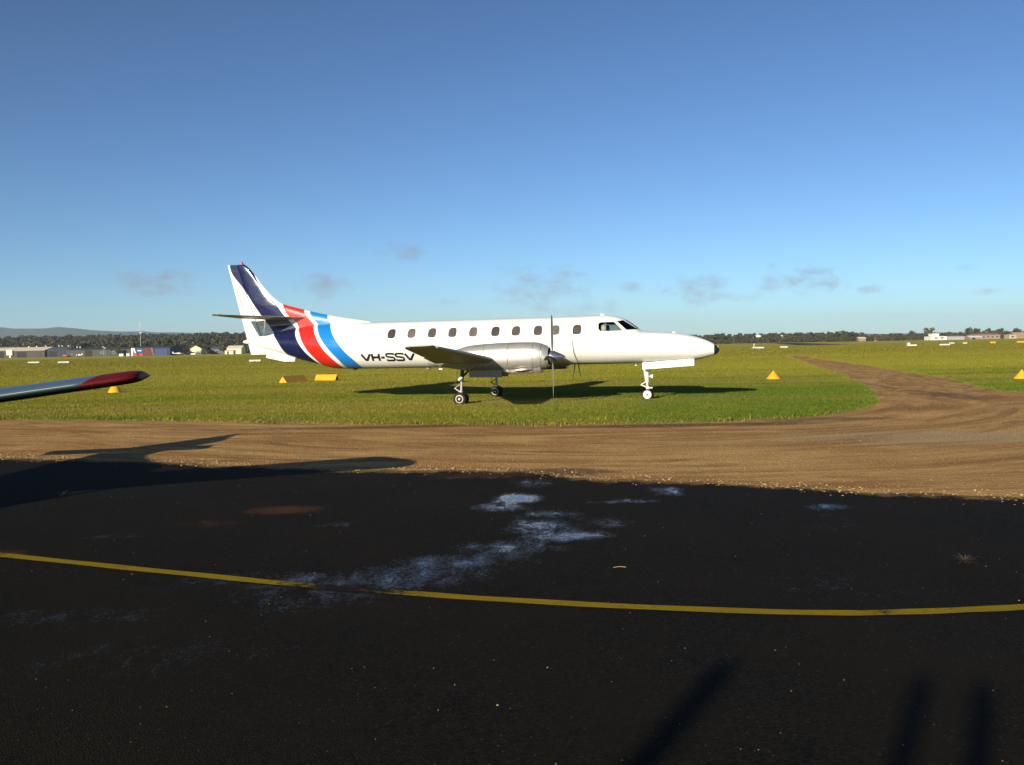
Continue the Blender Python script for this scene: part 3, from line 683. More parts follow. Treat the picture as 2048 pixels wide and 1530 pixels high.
# wings: main box, flap, aileron, landing light
def wing_at(y):
    k = y/8.62; sl = 7.06+.06*k; se = 9.52-1.60*k
    return sl, se, 1.26+.69*k
def wairf(u0, u1, N=12):
    us = [u0+(u1-u0)*(1-math.cos(math.pi*i/N))/2 for i in range(N+1)]
    th = lambda u: 5*.14*(.2969*math.sqrt(u)-.126*u-.3516*u*u+.2843*u**3-.1015*u**4)+.0015
    cm = lambda u: .02*4*u*(1-u)
    return [(u, cm(u)+th(u)) for u in us]+[(u, cm(u)-th(u)) for u in reversed(us)]
for sg in (1, -1):
    def wsec(y, u0, u1, droop=0.0, tk=1.0):
        sl, se, z = wing_at(y); ch = se-sl; row = []
        for u, w in wairf(u0, u1):
            dz = -(u-.3)*ch*math.tan(R(2.2)); dz -= max(0, u-u0)*ch*math.tan(R(droop))
            row.append((-(sl+ch*u), sg*y, z+w*ch*tk+dz+(1-tk)*.05*ch))
        return row
    v, f = loft([wsec(y, 0, .74) for y in (.3, 1.5, 3, 5, 7, 8.3)]+[wsec(8.5, 0, .74, 0, .8), wsec(8.62, 0.01, .74, 0, .35)])
    wg = mobj('wing', v, f, M_boot, AC, True); fixn(wg); autosm(wg, 45)
    for nm, a_, b_, dr in (('flap', .9, 1.85, 4), ('flap', 2.75, 5.3, 4), ('aileron', 5.36, 8.35, 0)):
        v, f = loft([wsec(y, .755, 1, dr) for y in np.linspace(a_, b_, 5)]); o = mobj(nm, v, f, M_boot, wg, True); fixn(o); autosm(o, 45)
    v, f = loft([wsec(8.36, .75, .97, 0, 1), wsec(8.5, .75, .95, 0, .8), wsec(8.62, .75, .9, 0, .35)]); o = mobj('wing_tip', v, f, M_boot, wg, True); fixn(o)
    sl, se, z = wing_at(8.2); lb = MB()
    lb.lathe([(-.16, .03), (-.12, .042), (.02, .046), (.07, .035), (.09, .01)], (-sl-.02, sg*8.3, z+.02), 'x', 12); lb.build('landing_light', M_lens, wg, True)
    # nacelle
    yc = sg*2.3
    NT_ = [(5.30, 1.87, 1.25, .30), (5.36, 1.91, 1.20, .34), (5.50, 1.975, 1.155, .385), (5.72, 2.03, 1.115, .42), (6.1, 2.042, 1.09, .44), (6.58, 2.04, 1.075, .445), (7.2, 2.02, 1.075, .44), (7.98, 1.955, 1.12, .40), (8.3, 1.87, 1.17, .36), (8.7, 1.73, 1.23, .27), (9.1, 1.58, 1.30, .16), (9.4, 1.46, 1.36, .05)]
    fz = [pch([r_[0] for r_ in NT_], [r_[j] for r_ in NT_]) for j in (1, 2, 3)]
    secs = []
    for s in np.linspace(5.30, 9.4, 44):
        a_, b_, w = fz[0](s), fz[1](s), fz[2](s); row = []
        for i in range(32):
            t_ = 2*math.pi*i/32; c_, q = math.cos(t_), math.sin(t_); e = 2/2.5
            row.append((-s, yc+math.copysign(abs(c_)**e, c_)*w, (a_+b_)/2+math.copysign(abs(q)**e, q)*(a_-b_)/2))
        secs.append(row)
    v, f = loft(secs, cap=False); f.append(tuple((len(secs)-1)*32+k for k in range(32)))
    # inlet: the front lip turns inwards to a dark recess
    k0 = len(v); mid = (1.87+1.25)/2
    for dx, sc_ in ((.0, .93), (.10, .86), (.28, .80)):
        v += [(p[0]-dx, yc+(p[1]-yc)*sc_, mid+(p[2]-mid)*sc_) for p in secs[0]]
    fm = [0]*len(f)
    ring = [0, k0, k0+32, k0+64]
    for a_, b_ in zip(ring[:-1], ring[1:]):
        for k in range(32): f.append((a_+k, a_+(k+1) % 32, b_+(k+1) % 32, b_+k)); fm.append(0 if a_ == 0 else 1)
    f.append(tuple(k0+64+k for k in range(32))); fm.append(1)
    nac = mobj('engine_nacelle', v, f, [M_nac, M_inside], AC, True, fm); fixn(nac); autosm(nac, 40)
    sbx = MB(); secs = []
    for s, z0, w in ((5.54, 1.05, .26), (5.60, 1.035, .29), (6.7, 1.015, .30), (7.0, 1.06, .25)):
        secs.append([(-s, yc+c_*w, z) for c_, z in ((1, 1.25), (1, z0+.06), (.8, z0), (-.8, z0), (-1, z0+.06), (-1, 1.25))])
    sbx.add(*loft(secs)); sbx.build('oil_cooler_scoop', M_nac, nac, True)
    ex = MB(); ex.tube([(-5.80, yc+sg*.30, 1.17), (-5.95, yc+sg*.37, 1.165), (-6.12, yc+sg*.385, 1.155), (-6.34, yc+sg*.36, 1.14)], [.015, .04, .05, .035], 14); ex.build('exhaust_stub', M_alu, nac, True)
    g_ = MB(); g_.add(*loft([[(-6.78, yc+sg*.43, 1.15), (-6.78, yc+sg*.445, 1.15), (-6.78, yc+sg*.415, .92), (-6.78, yc+sg*.40, .92)], [(-7.88, yc+sg*.40, 1.15), (-7.88, yc+sg*.415, 1.15), (-7.88, yc+sg*.385, .93), (-7.88, yc+sg*.37, .93)]]))
    g_.build('gear_door', M_boot, nac)
    g_ = MB(); g_.add(*loft([[(-6.78, yc-sg*.40, 1.15), (-6.78, yc-sg*.415, 1.15), (-6.78, yc-sg*.445, .92), (-6.78, yc-sg*.43, .92)], [(-7.88, yc-sg*.36, 1.15), (-7.88, yc-sg*.375, 1.15), (-7.88, yc-sg*.405, .93), (-7.88, yc-sg*.39, .93)]]))
    g_.build('gear_door', M_boot, nac)
    # propeller: spinner with four twisted blades
    hub = (-5.20, yc, 1.548)
    pr = MB(); pr.lathe([(-.13, .20), (-.02, .21), (.08, .19), (.22, .13), (.35, .065), (.41, .025), (.42, .004)], hub, 'x', 28)
    prop = pr.build('propeller_spinner', M_spin, AC, True)
    phase = R(1.5) if sg < 0 else R(47)
    bmesh_v = []; bf = []
    rs = [.13, .22, .35, .6, .85, 1.1, 1.25, 1.32, 1.345]; cw = [.05, .06, .10, .15, .165, .15, .125, .09, .03]; tw = [52, 50, 46, 38, 31, 26, 23, 22, 22]
    bs = []
    for r_, c_, a_ in zip(rs, cw, tw):
        t_ = R(a_-8); row = []
        for (u, w) in ((-.5, 0), (-.2, .09), (.2, .08), (.5, 0), (.2, -.05), (-.2, -.05)):
            p, q = u*c_, w*max(c_, .06)*(1 if r_ > .3 else 3.2); row.append((p*math.sin(t_)+q*math.cos(t_), p*math.cos(t_)-q*math.sin(t_), r_))
        bs.append(row)
    bv, bfc = loft(bs)
    for k in range(4):
        Mx = Matrix.Rotation(phase+k*math.pi/2, 4, 'X')
        vv = [tuple(Vector(hub)+Mx @ Vector(p)) for p in bv]
        o = mobj('blade', vv, bfc, M_prop, prop, True); fixn(o); autosm(o, 50)
    # main gear leg: strut, brace, links, twin wheels
    leg = MB(); leg.tube([(-8.22, yc, 1.25), (-8.26, yc, .78)], .062, 14); gear = leg.build('main_gear', M_dark, AC, True)
    q = MB(); q.tube([(-8.26, yc, .82), (-8.285, yc, .40)], .040, 14); q.lathe([(-.06, .06), (.06, .06)], (-8.285, yc, .42), 'z', 14); q.build('oleo_strut', M_steel, gear, True)
    q = MB(); q.tube([(-7.98, yc+sg*.05, 1.16), (-8.30, yc+sg*.05, .86)], .036, 10); q.build('drag_brace', M_dark, gear, True)
    q = MB(); q.tube([(-8.22, yc+sg*.06, .935), (-8.34, yc+sg*.06, .83)], .046, 10); q.build('brace_fitting', M_gearw, gear, True)
    q = MB()
    for dy in (-.05, .05):
        q.tube([(-8.28, yc+dy, .70), (-8.50, yc+dy*.4, .56)], .016, 8); q.tube([(-8.50, yc+dy*.4, .56), (-8.30, yc+dy, .43)], .018, 8)
    q.build('torque_link', M_steel, gear, True)
    q = MB(); q.tube([(-8.40, yc, 1.15), (-8.42, yc, .92), (-8.50, yc, .70), (-8.44, yc, .52), (-8.32, yc+.03, .44)], .010, 6); q.build('brake_hose', M_dark, gear, True)
    q = MB(); q.tube([(-8.285, yc-.26, .215), (-8.285, yc+.26, .215)], .035, 12); q.tube([(-8.285, yc, .215), (-8.285, yc, .42)], .05, 12); q.build('axle', M_steel, gear, True)
    for dy in (-.145, .145):
        c0 = (-8.285, yc+dy, .215)
        q = MB(); q.lathe([(-.078, .132), (-.086, .155), (-.075, .195), (-.045, .215), (0, .219), (.045, .215), (.075, .195), (.086, .155), (.078, .132), (.03, .115), (-.03, .115), (-.078, .132)], c0, 'y', 36); ty = q.build('tyre', M_tyre, gear, True)
        sd = 1 if dy > 0 else -1
        q = MB(); q.lathe([(-.07, .118), (-.03, .122), (.03, .122), (.084, .134), (.088, .100), (.055, .094), (.05, .075), (.058, .05), (.082, .045), (.09, .03), (.09, .004)] if sd > 0 else
                          [(.07, .118), (.03, .122), (-.03, .122), (-.084, .134), (-.088, .100), (-.055, .094), (-.05, .075), (-.058, .05), (-.082, .045), (-.09, .03), (-.09, .004)], c0, 'y', 30)
        q.build('wheel_rim', M_rim, gear, True)
        for k in range(7):
            a_ = 2*math.pi*k/7; q = MB(); q.lathe([(sd*.050, .013), (sd*.062, .013)], (c0[0]+.073*math.cos(a_), c0[1], c0[2]+.073*math.sin(a_)), 'y', 8)
            q.build('rim_hole', M_dark, gear)

# nose gear with long hanging door
leg = MB(); leg.tube([(-2.47, 0, 1.42), (-2.43, 0, .98), (-2.40, 0, .60)], [.10, .085, .062], 14); gear = leg.build('nose_gear', M_gearw, AC, True)
q = MB(); q.tube([(-2.40, 0, .62), (-2.385, 0, .34)], .034, 12); q.tube([(-2.388, 0, .47), (-2.385, 0, .33)], .055, 12); q.box(-2.43, -2.22, -.03, .03, .40, .44); q.build('oleo_strut', M_gearw, gear, True)
q = MB()
for dy in (-.04, .04):
    q.tube([(-2.42, dy, .64), (-2.61, dy*.3, .52)], .015, 8); q.tube([(-2.61, dy*.3, .52), (-2.40, dy, .43)], .016, 8)
q.build('torque_link', M_gearw, gear, True)
q = MB(); q.tube([(-2.10, 0, 1.20), (-2.44, 0, .93)], .034, 10); q.build('drag_brace', M_gearw, gear, True)
q = MB(); q.lathe([(-.05, .03), (-.03, .06), (.03, .075), (.04, .07)], (-2.24, 0, .80), 'x', 16); q.tube([(-2.26, 0, .8), (-2.42, 0, .82)], .014, 6); q.build('taxi_light', M_gearw, gear, True)
q = MB(); q.tube([(-2.385, -.16, .19), (-2.385, .16, .19)], .03, 10); q.tube([(-2.385, 0, .19), (-2.385, 0, .36)], .045, 10); q.build('axle', M_gearw, gear, True)
for sd in (-1, 1):
    c0 = (-2.385, sd*.125, .19)
    q = MB(); q.lathe([(-.07, .12), (-.072, .14), (-.06, .172), (-.035, .188), (0, .192), (.035, .188), (.06, .172), (.072, .14), (.07, .12), (-.07, .12)], c0, 'y', 32); q.build('tyre', M_tyre, gear, True)
    q = MB(); q.lathe([(sd*.02, .12), (sd*.070, .142), (sd*.082, .135), (sd*.094, .08), (sd*.096, .026)], c0, 'y', 30); q.lathe([(sd*.097, .036), (sd*.101, .034)], c0, 'y', 12, 1); q.build('hub_cover', [M_gearw, M_dark], gear, True)
for sg in (1, -1):
    q = MB(); a_ = [(.82, 1.385, .27, .02), (2.52, 1.275, .30, .02)]
    q.add(*loft([[(-s, sg*y, z), (-s, sg*(y+w), z), (-s, sg*(y+w+.03), z-.225), (-s, sg*(y+.03), z-.225)] for s, z, y, w in a_]))
    gd = q.build('nose_gear_door', M_gearw, AC)
    for s in (2.42, 1.7, 1.0): q = MB(); q.tube([(-s, sg*.24, zb_(s)+.07), (-s, sg*.295, zb_(s)-.05)], .022, 8); q.build('door_hinge', M_gearw, gd)
# small fittings on the skin
def blade_antenna(s, z, h, ch):
    q = MB(); q.add(*loft([[(-s, .012, z), (-s-ch, .004, z), (-s-ch, -.004, z), (-s, -.012, z)], [(-s-ch*.45, .008, z+h), (-s-ch, .003, z+h), (-s-ch, -.003, z+h), (-s-ch*.45, -.008, z+h)]])); q.build('antenna', M_gearw, AC)
blade_antenna(3.80, 2.90, .055, .16); blade_antenna(1.42, 2.25, .04, .12); blade_antenna(2.72, 1.26, -.09, .08); blade_antenna(9.6, 1.22, -.10, .2)
q = MB(); q.lathe([(0, .08), (-.05, .075), (-.08, .04), (-.085, .01)], (-10.2, 0, 1.20), 'z', 14); q.build('belly_beacon', M_lens, AC, True)
q = MB(); q.lathe([(0, .10), (-.03, .09), (-.05, .03)], (-13.0, 0, 1.20), 'z', 14); q.build('drain_mast', M_black, AC, True)
# registration, cut as strokes and laid on the curved skin on both sides
def strokes(ch):
    if ch == 'V': return [[(0, 1), (.5, 0), (1, 1)]]
    if ch == 'H': return [[(.06, 0), (.06, 1)], [(.94, 0), (.94, 1)], [(.06, .5), (.94, .5)]]
    if ch == '-': return [[(.1, .46), (.9, .46)]]
    return [[(.98, .80), (.93, .92), (.80, .97), (.2, .97), (.07, .92), (.03, .78), (.05, .64), (.16, .55), (.84, .45), (.95, .36), (.97, .22), (.93, .08), (.8, .03), (.2, .03), (.07, .08), (.02, .20)]]
def lettering(sg):
    H, S0, Z0 = .255, 12.44, 1.478
    x = 0.0
    for ch, wd_ in (('V', .35), ('H', .29), ('-', .17), ('S', .31), ('S', .31), ('V', .35)):
        v = []; f = []
        for pl in strokes(ch):
            P2 = [np.array((x+px*wd_, pz*H)) for px, pz in pl]; fine = [P2[0]]
            for a_, b_ in zip(P2[:-1], P2[1:]):
                nn = max(1, int(np.hypot(*(b_-a_))/.02)); fine += [a_+(b_-a_)*(i+1)/nn for i in range(nn)]
            hw = .034 if ch == 'S' else .041; k = len(v)
            for i, p in enumerate(fine):
                d0 = fine[i]-fine[i-1] if i else fine[1]-fine[0]; d1 = fine[i+1]-fine[i] if i < len(fine)-1 else d0
                d0 = d0/np.hypot(*d0); d1 = d1/np.hypot(*d1); n0 = np.array((-d0[1], d0[0])); n1 = np.array((-d1[1], d1[0])); nn = n0+n1; nn = nn/np.hypot(*nn); nn = nn/max(.5, nn@n0)
                for w in (-1, 1):
                    q = p+nn*hw*w
                    q[1] = min(max(q[1], 0), H) if ch == 'V' else q[1]
                    s = S0-q[0] if sg < 0 else 10.58+q[0]; z = Z0+q[1]
                    v.append((-s, sg*(fus_y(s, z)+.004), z))
            for i in range(len(fine)-1): f.append((k+2*i, k+2*i+1, k+2*i+3, k+2*i+2))
        x += wd_+(.045 if ch not in 'H-' else .04)
        o = mobj('registration_letter', v, f, M_letter, AC); fixn(o)
lettering(-1); lettering(1)

# ------------------------------------------------------------------ light aircraft whose wing reaches in from the left
def wing_paint_glint():
    m_, t, b = mat('light_aircraft_paint_and_glint')
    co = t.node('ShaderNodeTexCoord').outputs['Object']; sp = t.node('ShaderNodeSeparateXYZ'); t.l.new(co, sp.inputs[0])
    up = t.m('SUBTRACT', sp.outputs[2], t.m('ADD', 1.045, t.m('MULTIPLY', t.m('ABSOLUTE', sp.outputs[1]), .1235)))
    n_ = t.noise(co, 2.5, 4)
    top = t.mix(n_, (.050, .085, .130), (.062, .100, .155)); low = t.mix(n_, (.010, .026, .024), (.016, .036, .034))  # sky and ground reflections painted into the upper and lower wing colours
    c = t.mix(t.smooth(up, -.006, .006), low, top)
    c = t.mix(t.m('MULTIPLY', t.smooth(t.m('ABSOLUTE', up), .002, .006, .55, 0), t.smooth(t.m('ABSOLUTE', sp.outputs[1]), 4.3, 4.4, 1, 0)), c, (.5, .5, .5))  # pale leading-edge line: the sun glint painted as colour
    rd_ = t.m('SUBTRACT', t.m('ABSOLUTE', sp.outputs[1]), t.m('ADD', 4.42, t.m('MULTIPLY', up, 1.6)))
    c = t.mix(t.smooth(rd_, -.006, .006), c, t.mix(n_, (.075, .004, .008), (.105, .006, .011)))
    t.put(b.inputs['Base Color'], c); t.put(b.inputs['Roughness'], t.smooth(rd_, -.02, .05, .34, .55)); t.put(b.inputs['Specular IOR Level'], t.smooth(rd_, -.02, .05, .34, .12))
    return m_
M_lw = wing_paint_glint()
M_lred = plain('dark_red_tip_paint', (.135, .008, .012), .22, scale=3)
M_lw2 = plain('light_aircraft_white', (.72, .71, .68), .3, scale=3)
M_lblue = plain('light_aircraft_blue', (.020, .060, .150), .3, scale=3)
LA = empty('light_aircraft', (-9.10, 9.12, .018), math.atan2(-.984, .18))
tag(LA, 'low-wing light aircraft at left edge with dark blue wing and red wing tip', 'aircraft')
def lwsec(y, u0=0, u1=1, tk=1.0, x0=0.0, ch=1.6, dz=0.0):
    tk *= 1.0-.24*min(1, abs(y)/4.55)
    row = []
    for i in range(15):
        u = u0+(u1-u0)*(1-math.cos(math.pi*i/14))/2; th = 5*.122*(.2969*math.sqrt(u)-.126*u-.3516*u*u+.2843*u**3-.1015*u**4)+.002
        row.append((u, th))
    row = row+[(u, -th) for u, th in reversed(row)]
    return [(x0-ch*u, y, 1.03+abs(y)*.1235+dz+(w+.012*4*u*(1-u))*ch*tk) for u, w in row]
for sg in (1, -1):
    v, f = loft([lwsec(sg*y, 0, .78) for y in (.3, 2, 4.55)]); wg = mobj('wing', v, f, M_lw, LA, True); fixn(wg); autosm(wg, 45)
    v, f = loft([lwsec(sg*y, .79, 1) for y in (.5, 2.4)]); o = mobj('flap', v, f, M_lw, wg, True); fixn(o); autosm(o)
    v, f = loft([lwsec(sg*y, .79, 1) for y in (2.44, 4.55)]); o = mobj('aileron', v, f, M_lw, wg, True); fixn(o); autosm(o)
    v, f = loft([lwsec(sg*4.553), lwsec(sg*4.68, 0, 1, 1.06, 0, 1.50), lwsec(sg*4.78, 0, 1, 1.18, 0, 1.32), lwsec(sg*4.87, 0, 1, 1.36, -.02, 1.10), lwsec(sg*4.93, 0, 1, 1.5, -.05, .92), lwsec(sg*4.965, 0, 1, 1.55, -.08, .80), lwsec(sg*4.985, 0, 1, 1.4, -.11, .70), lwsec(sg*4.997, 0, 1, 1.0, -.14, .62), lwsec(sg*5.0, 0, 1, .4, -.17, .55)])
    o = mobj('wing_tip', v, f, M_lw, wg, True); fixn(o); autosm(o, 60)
fst = [(1.75, 1.25, .10, .10), (1.72, 1.25, .26, .24), (1.4, 1.24, .40, .38), (.9, 1.24, .50, .44), (.3, 1.28, .54, .50), (-.6, 1.34, .56, .56), (-1.6, 1.34, .50, .52), (-2.6, 1.36, .36, .38), (-3.8, 1.40, .22, .26), (-4.9, 1.44, .08, .15)]
secs = []
for (x, z, w, h) in fst:
    secs.append([(x, math.copysign(abs(math.cos(a_))**.8, math.cos(a_))*w, z+math.copysign(abs(math.sin(a_))**.8, math.sin(a_))*h) for a_ in np.linspace(0, 2*math.pi, 28, endpoint=False)])
v, f = loft(secs); o = mobj('fuselage', v, f, M_lw2, LA, True); fixn(o); autosm(o, 50)
secs = []
for (x, z, w, h) in [(.62, 1.66, .38, .02), (.2, 1.70, .44, .24), (-.4, 1.72, .46, .32), (-1.1, 1.70, .42, .28), (-1.9, 1.62, .30, .10), (-2.2, 1.60, .2, .02)]:
    secs.append([(x, math.cos(a_)*w, z+math.sin(a_)*h) for a_ in np.linspace(0, 2*math.pi, 20, endpoint=False)])
v, f = loft(secs); o = mobj('canopy', v, f, M_pane, LA, True); fixn(o); autosm(o, 50)
def tri_slab(name, pts, y0, y1, m_, par):
    n = len(pts); q = MB(); q.add([(x, y0, z) for x, z in pts]+[(x, y1, z) for x, z in pts], [tuple(range(n)), tuple(range(2*n-1, n-1, -1))]+[(i, (i+1) % n, n+(i+1) % n, n+i) for i in range(n)]); return q.build(name, m_, par)
tri_slab('fin', [(-2.3, 1.55), (-3.3, 1.82), (-3.90, 2.28), (-4.70, 2.32), (-4.60, 1.5)], -.045, .045, M_lblue, LA)
tri_slab('rudder', [(-4.71, 2.32), (-4.61, 1.40), (-5.12, 1.36), (-5.22, 2.40)], -.03, .03, M_lblue, LA)
q = MB(); q.box(-4.95, -4.30, -1.5, 1.5, 1.46, 1.52); q.build('tailplane', M_lw2, LA)
q = MB(); q.lathe([(0, .12), (.1, .13), (.25, .07), (.33, .005)], (1.75, 0, 1.25), 'x', 18); sp_ = q.build('propeller_spinner', M_lw2, LA, True)
for k in (0, 1):
    q = MB(); sgn = 1 if k else -1; q.box(1.82, 1.85, -.06, .06, 1.25+sgn*.10 if sgn > 0 else 1.25-.92, 1.25+.92 if sgn > 0 else 1.25-.10); q.build('blade', M_prop, sp_)
for (gx0, gy0, r_, zt0) in ((1.15, 0, .19, .9), (-.75, 1.5, .21, 1.05), (-.75, -1.5, .21, 1.05)):
    q = MB(); q.tube([(gx0-.05, gy0, zt0), (gx0, gy0, .2)], .04, 10); g0 = q.build('landing_gear', M_lw2, LA, True)
    q = MB(); q.lathe([(-.07, r_*.55), (-.07, r_*.85), (-.03, r_), (.03, r_), (.07, r_*.85), (.07, r_*.55), (.08, .03)], (gx0, gy0+(.09 if gy0 else 0), r_), 'y', 22); q.build('wheel', M_tyre, g0, True)

# ------------------------------------------------------------------ markers on the field
M_yel = plain('yellow_marker_paint', (.72, .36, .012), .5, var=.15, scale=4)
M_mwhite = plain('white_marker_paint', (.62, .61, .56), .5, var=.06, scale=2)
M_dirt_shade = plain('dirty_shaded_board', (.46, .22, .035), .8, var=.25, scale=4)  # dirt and the shade on the side face mixed into one brown
M_dk = plain('dark_board', (.10, .05, .02), .8, var=.3, scale=4)
def gable(loc, L, Wd, H, rz, mside, mend, label, group, parts=True):
    t0 = empty('gable_marker', (*loc, 0), rz); tag(t0, label, 'marker', group)
    h = L/2; w = Wd/2; th = .015
    for sg in (1, -1):
        q = MB(); q.add([(-h, sg*w, 0), (h, sg*w, 0), (h, 0, H), (-h, 0, H), (-h, sg*(w-th), 0), (h, sg*(w-th), 0), (h, 0, H-th*2), (-h, 0, H-th*2)],
              [(0, 1, 2, 3), (7, 6, 5, 4), (0, 4, 5, 1), (1, 5, 6, 2), (2, 6, 7, 3), (3, 7, 4, 0)]); q.build('side_board', mside, t0)
        q = MB(); x0, x1 = sg*(h-.006), sg*(h-.02); ww = w-.018; hh_ = H-.03
        q.add([(x0, -ww, 0), (x0, ww, 0), (x0, 0, hh_), (x1, -ww, 0), (x1, ww, 0), (x1, 0, hh_)], [(0, 1, 2), (5, 4, 3), (0, 3, 4, 1), (1, 4, 5, 2), (2, 5, 3, 0)]); q.build('end_board', mend, t0)
    return t0
gable((-12.62, 52.0), 1.9, .68, .43, R(64), M_dirt_shade, M_yel, 'gable marker with yellow end and dirty, shaded brown side, below the aircraft tail', 'yellow gable markers')
gable((-11.1, 53.9), 1.35, .62, .40, R(-14), M_yel, M_dk, 'yellow gable marker with dark end, in the grass below the blue stripe', 'yellow gable markers')
for i, (x, y, L, rz, lab) in enumerate([(-101.2, 190.7, 2.2, 14, 'white gable marker on the grass, first from the left frame edge'), (-90.3, 181.5, 2.1, 12, 'white gable marker on the grass, second from the left frame edge'),
        (-41.1, 144.2, 1.8, 6, 'white gable marker on the grass just below the aircraft rudder'), (58.9, 213.7, 2.0, -12, 'white gable marker with a low post beside it, right of the black nose'),
        (66.7, 220.4, 1.8, -14, 'white gable marker, second to the right of the black nose'), (90.3, 202.7, 1.8, -18, 'white gable marker with a small white box at its left end'),
        (96.6, 200.7, 2.1, -20, 'long white gable marker in front of the low white terminal'), (120.3, 246, 1.3, -20, 'short white gable marker on the far edge of the grass'), (119.9, 238, 1.0, -20, 'smallest white gable marker, beside the far brown strip')]):
    gable((x, y), L, .9, .40, R(rz), M_mwhite, M_mwhite, lab, 'white gable markers')
for (x, y, L, rz, lab) in [(64.5, 285, 1.9, -10, 'yellow gable marker just ahead of the black nose'), (126.2, 236, 1.3, -20, 'yellow gable marker at far right, first of two'), (133.6, 236, 2.0, -22, 'yellow gable marker at the right frame edge, far off')]:
    gable((x, y), L, .9, .48, R(rz), M_yel, M_yel, lab, 'far yellow gable markers')
q = MB(); q.tube([(57.6, 214, 0), (57.7, 214, 1.25)], .09, 8); q.tube([(57.1, 214, .12), (58.0, 214, .30)], .12, 8)
tag(q.build('marker_post', M_mwhite, None, True), 'small white post beside a gable marker right of the nose', 'post')
q = MB(); q.box(89.1, 89.6, 202.4, 202.9, 0, .75); q.box(89.0, 89.7, 202.3, 203.0, .75, .83)
tag(q.build('marker_box', M_mwhite), 'small white box beside the far gable marker', 'box')
def cone(loc, r0, r1, H, label, n=4, rz=0.0):
    t0 = empty('cone_marker', (*loc, 0), rz); tag(t0, label, 'marker', 'yellow cone markers')
    q = MB(); q.lathe([(.025, r0), (.06, r0*.96), (H*.5, (r0+r1)/2*1.02), (H-.03, r1*1.05), (H, r1*.7), (H+.005, .004)], (0, 0, 0), 'z', n); q.build('cone_body', M_yel, t0, n > 8)
    q = MB(); q.lathe([(-.03, r0*1.12), (.02, r0*1.12), (.028, r0*1.0)], (0, 0, 0), 'z', n); q.build('base', M_yel, t0)
cone((-19.0, 43.0), .33, .17, .34, 'rounded yellow cone marker behind the red wing tip', 24)
cone((12.85, 44.2), .36, .03, .46, 'yellow cone marker on the grass right of the nose', 24)
cone((22.4, 39.5), .36, .03, .46, 'yellow cone marker cut by the right frame edge', 24)

# ------------------------------------------------------------------ unseen posts added behind the viewer to cast shadows on the asphalt
M_shadow_post = plain('shadow_post_timber', (.20, .16, .11), .85, scale=6, bump=.3)
k_ = 4.5/math.tan(R(SUN_EL))
for i, (tx, ty, r_, lab) in enumerate([(1.28, 5.36, .085, 'thick added post behind the viewer, casting the left shadow on the asphalt'), (2.33, 5.10, .055, 'slim added post behind the viewer, left of a close pair'),
                              (2.60, 4.96, .060, 'slim added post behind the viewer, right of a close pair'), (2.62, 4.30, .10, 'added post nearest the viewer on the right')]):
    q = MB(); bx_, by_ = tx-k_*math.sin(az), ty-k_*math.cos(az)
    q.tube([(0, 0, .01), (0, 0, 2.2), (.01, 0, 4.46), (.01, 0, 4.5)], [r_*1.05, r_, r_*.95, r_*.7], 14); o = q.build('shadow_post', M_shadow_post, None, True); o.location = (bx_, by_, 0)
    tag(o, lab, 'post', 'added shadow posts behind the viewer')

# ------------------------------------------------------------------ far buildings
def clad(name, col, var=.1):
    m_, t, b = mat(name); co = t.node('ShaderNodeTexCoord').outputs['Object']; sp = t.node('ShaderNodeSeparateXYZ'); t.l.new(co, sp.inputs[0])
    rib = t.m('PINGPONG', t.m('ADD', sp.outputs[0], sp.outputs[1]), .3); n_ = t.noise(t.mapping(co, (.3, .3, 1.2)), 1.0, 4)
    c = t.mix(n_, tuple(x*(1-var*2) for x in col), tuple(min(1, x*(1+var)) for x in col)); c = t.mix(t.smooth(rib, 0, .06, .35, 0), c, tuple(x*.5 for x in col))
    t.put(b.inputs['Base Color'], c); b.inputs['Roughness'].default_value = .6; b.inputs['Specular IOR Level'].default_value = .3
    return m_
C_brown, C_pale, C_navy, C_slate = clad('brown_cladding', (.050, .040, .028)), clad('pale_roof', (.70, .62, .48)), clad('navy_cladding', (.016, .020, .045)), clad('slate_roof', (.09, .09, .11))
C_gg, C_cream, C_red, C_wht, C_tan = clad('grey_green_cladding', (.042, .046, .036)), clad('cream_wall', (.72, .62, .40)), clad('red_cladding', (.10, .018, .014)), clad('white_cladding', (.78, .76, .70)), clad('tan_brick', (.30, .20, .13))
C_sand = clad('sand_wall', (.42, .34, .22))
C_bred, C_blue, C_gl, C_dark = clad('bright_red_panel', (.55, .04, .02)), clad('blue_panel', (.02, .05, .16)), plain('far_window_glass', (.03, .035, .04), .2), plain('dark_doorway', (.012, .012, .012), .8)
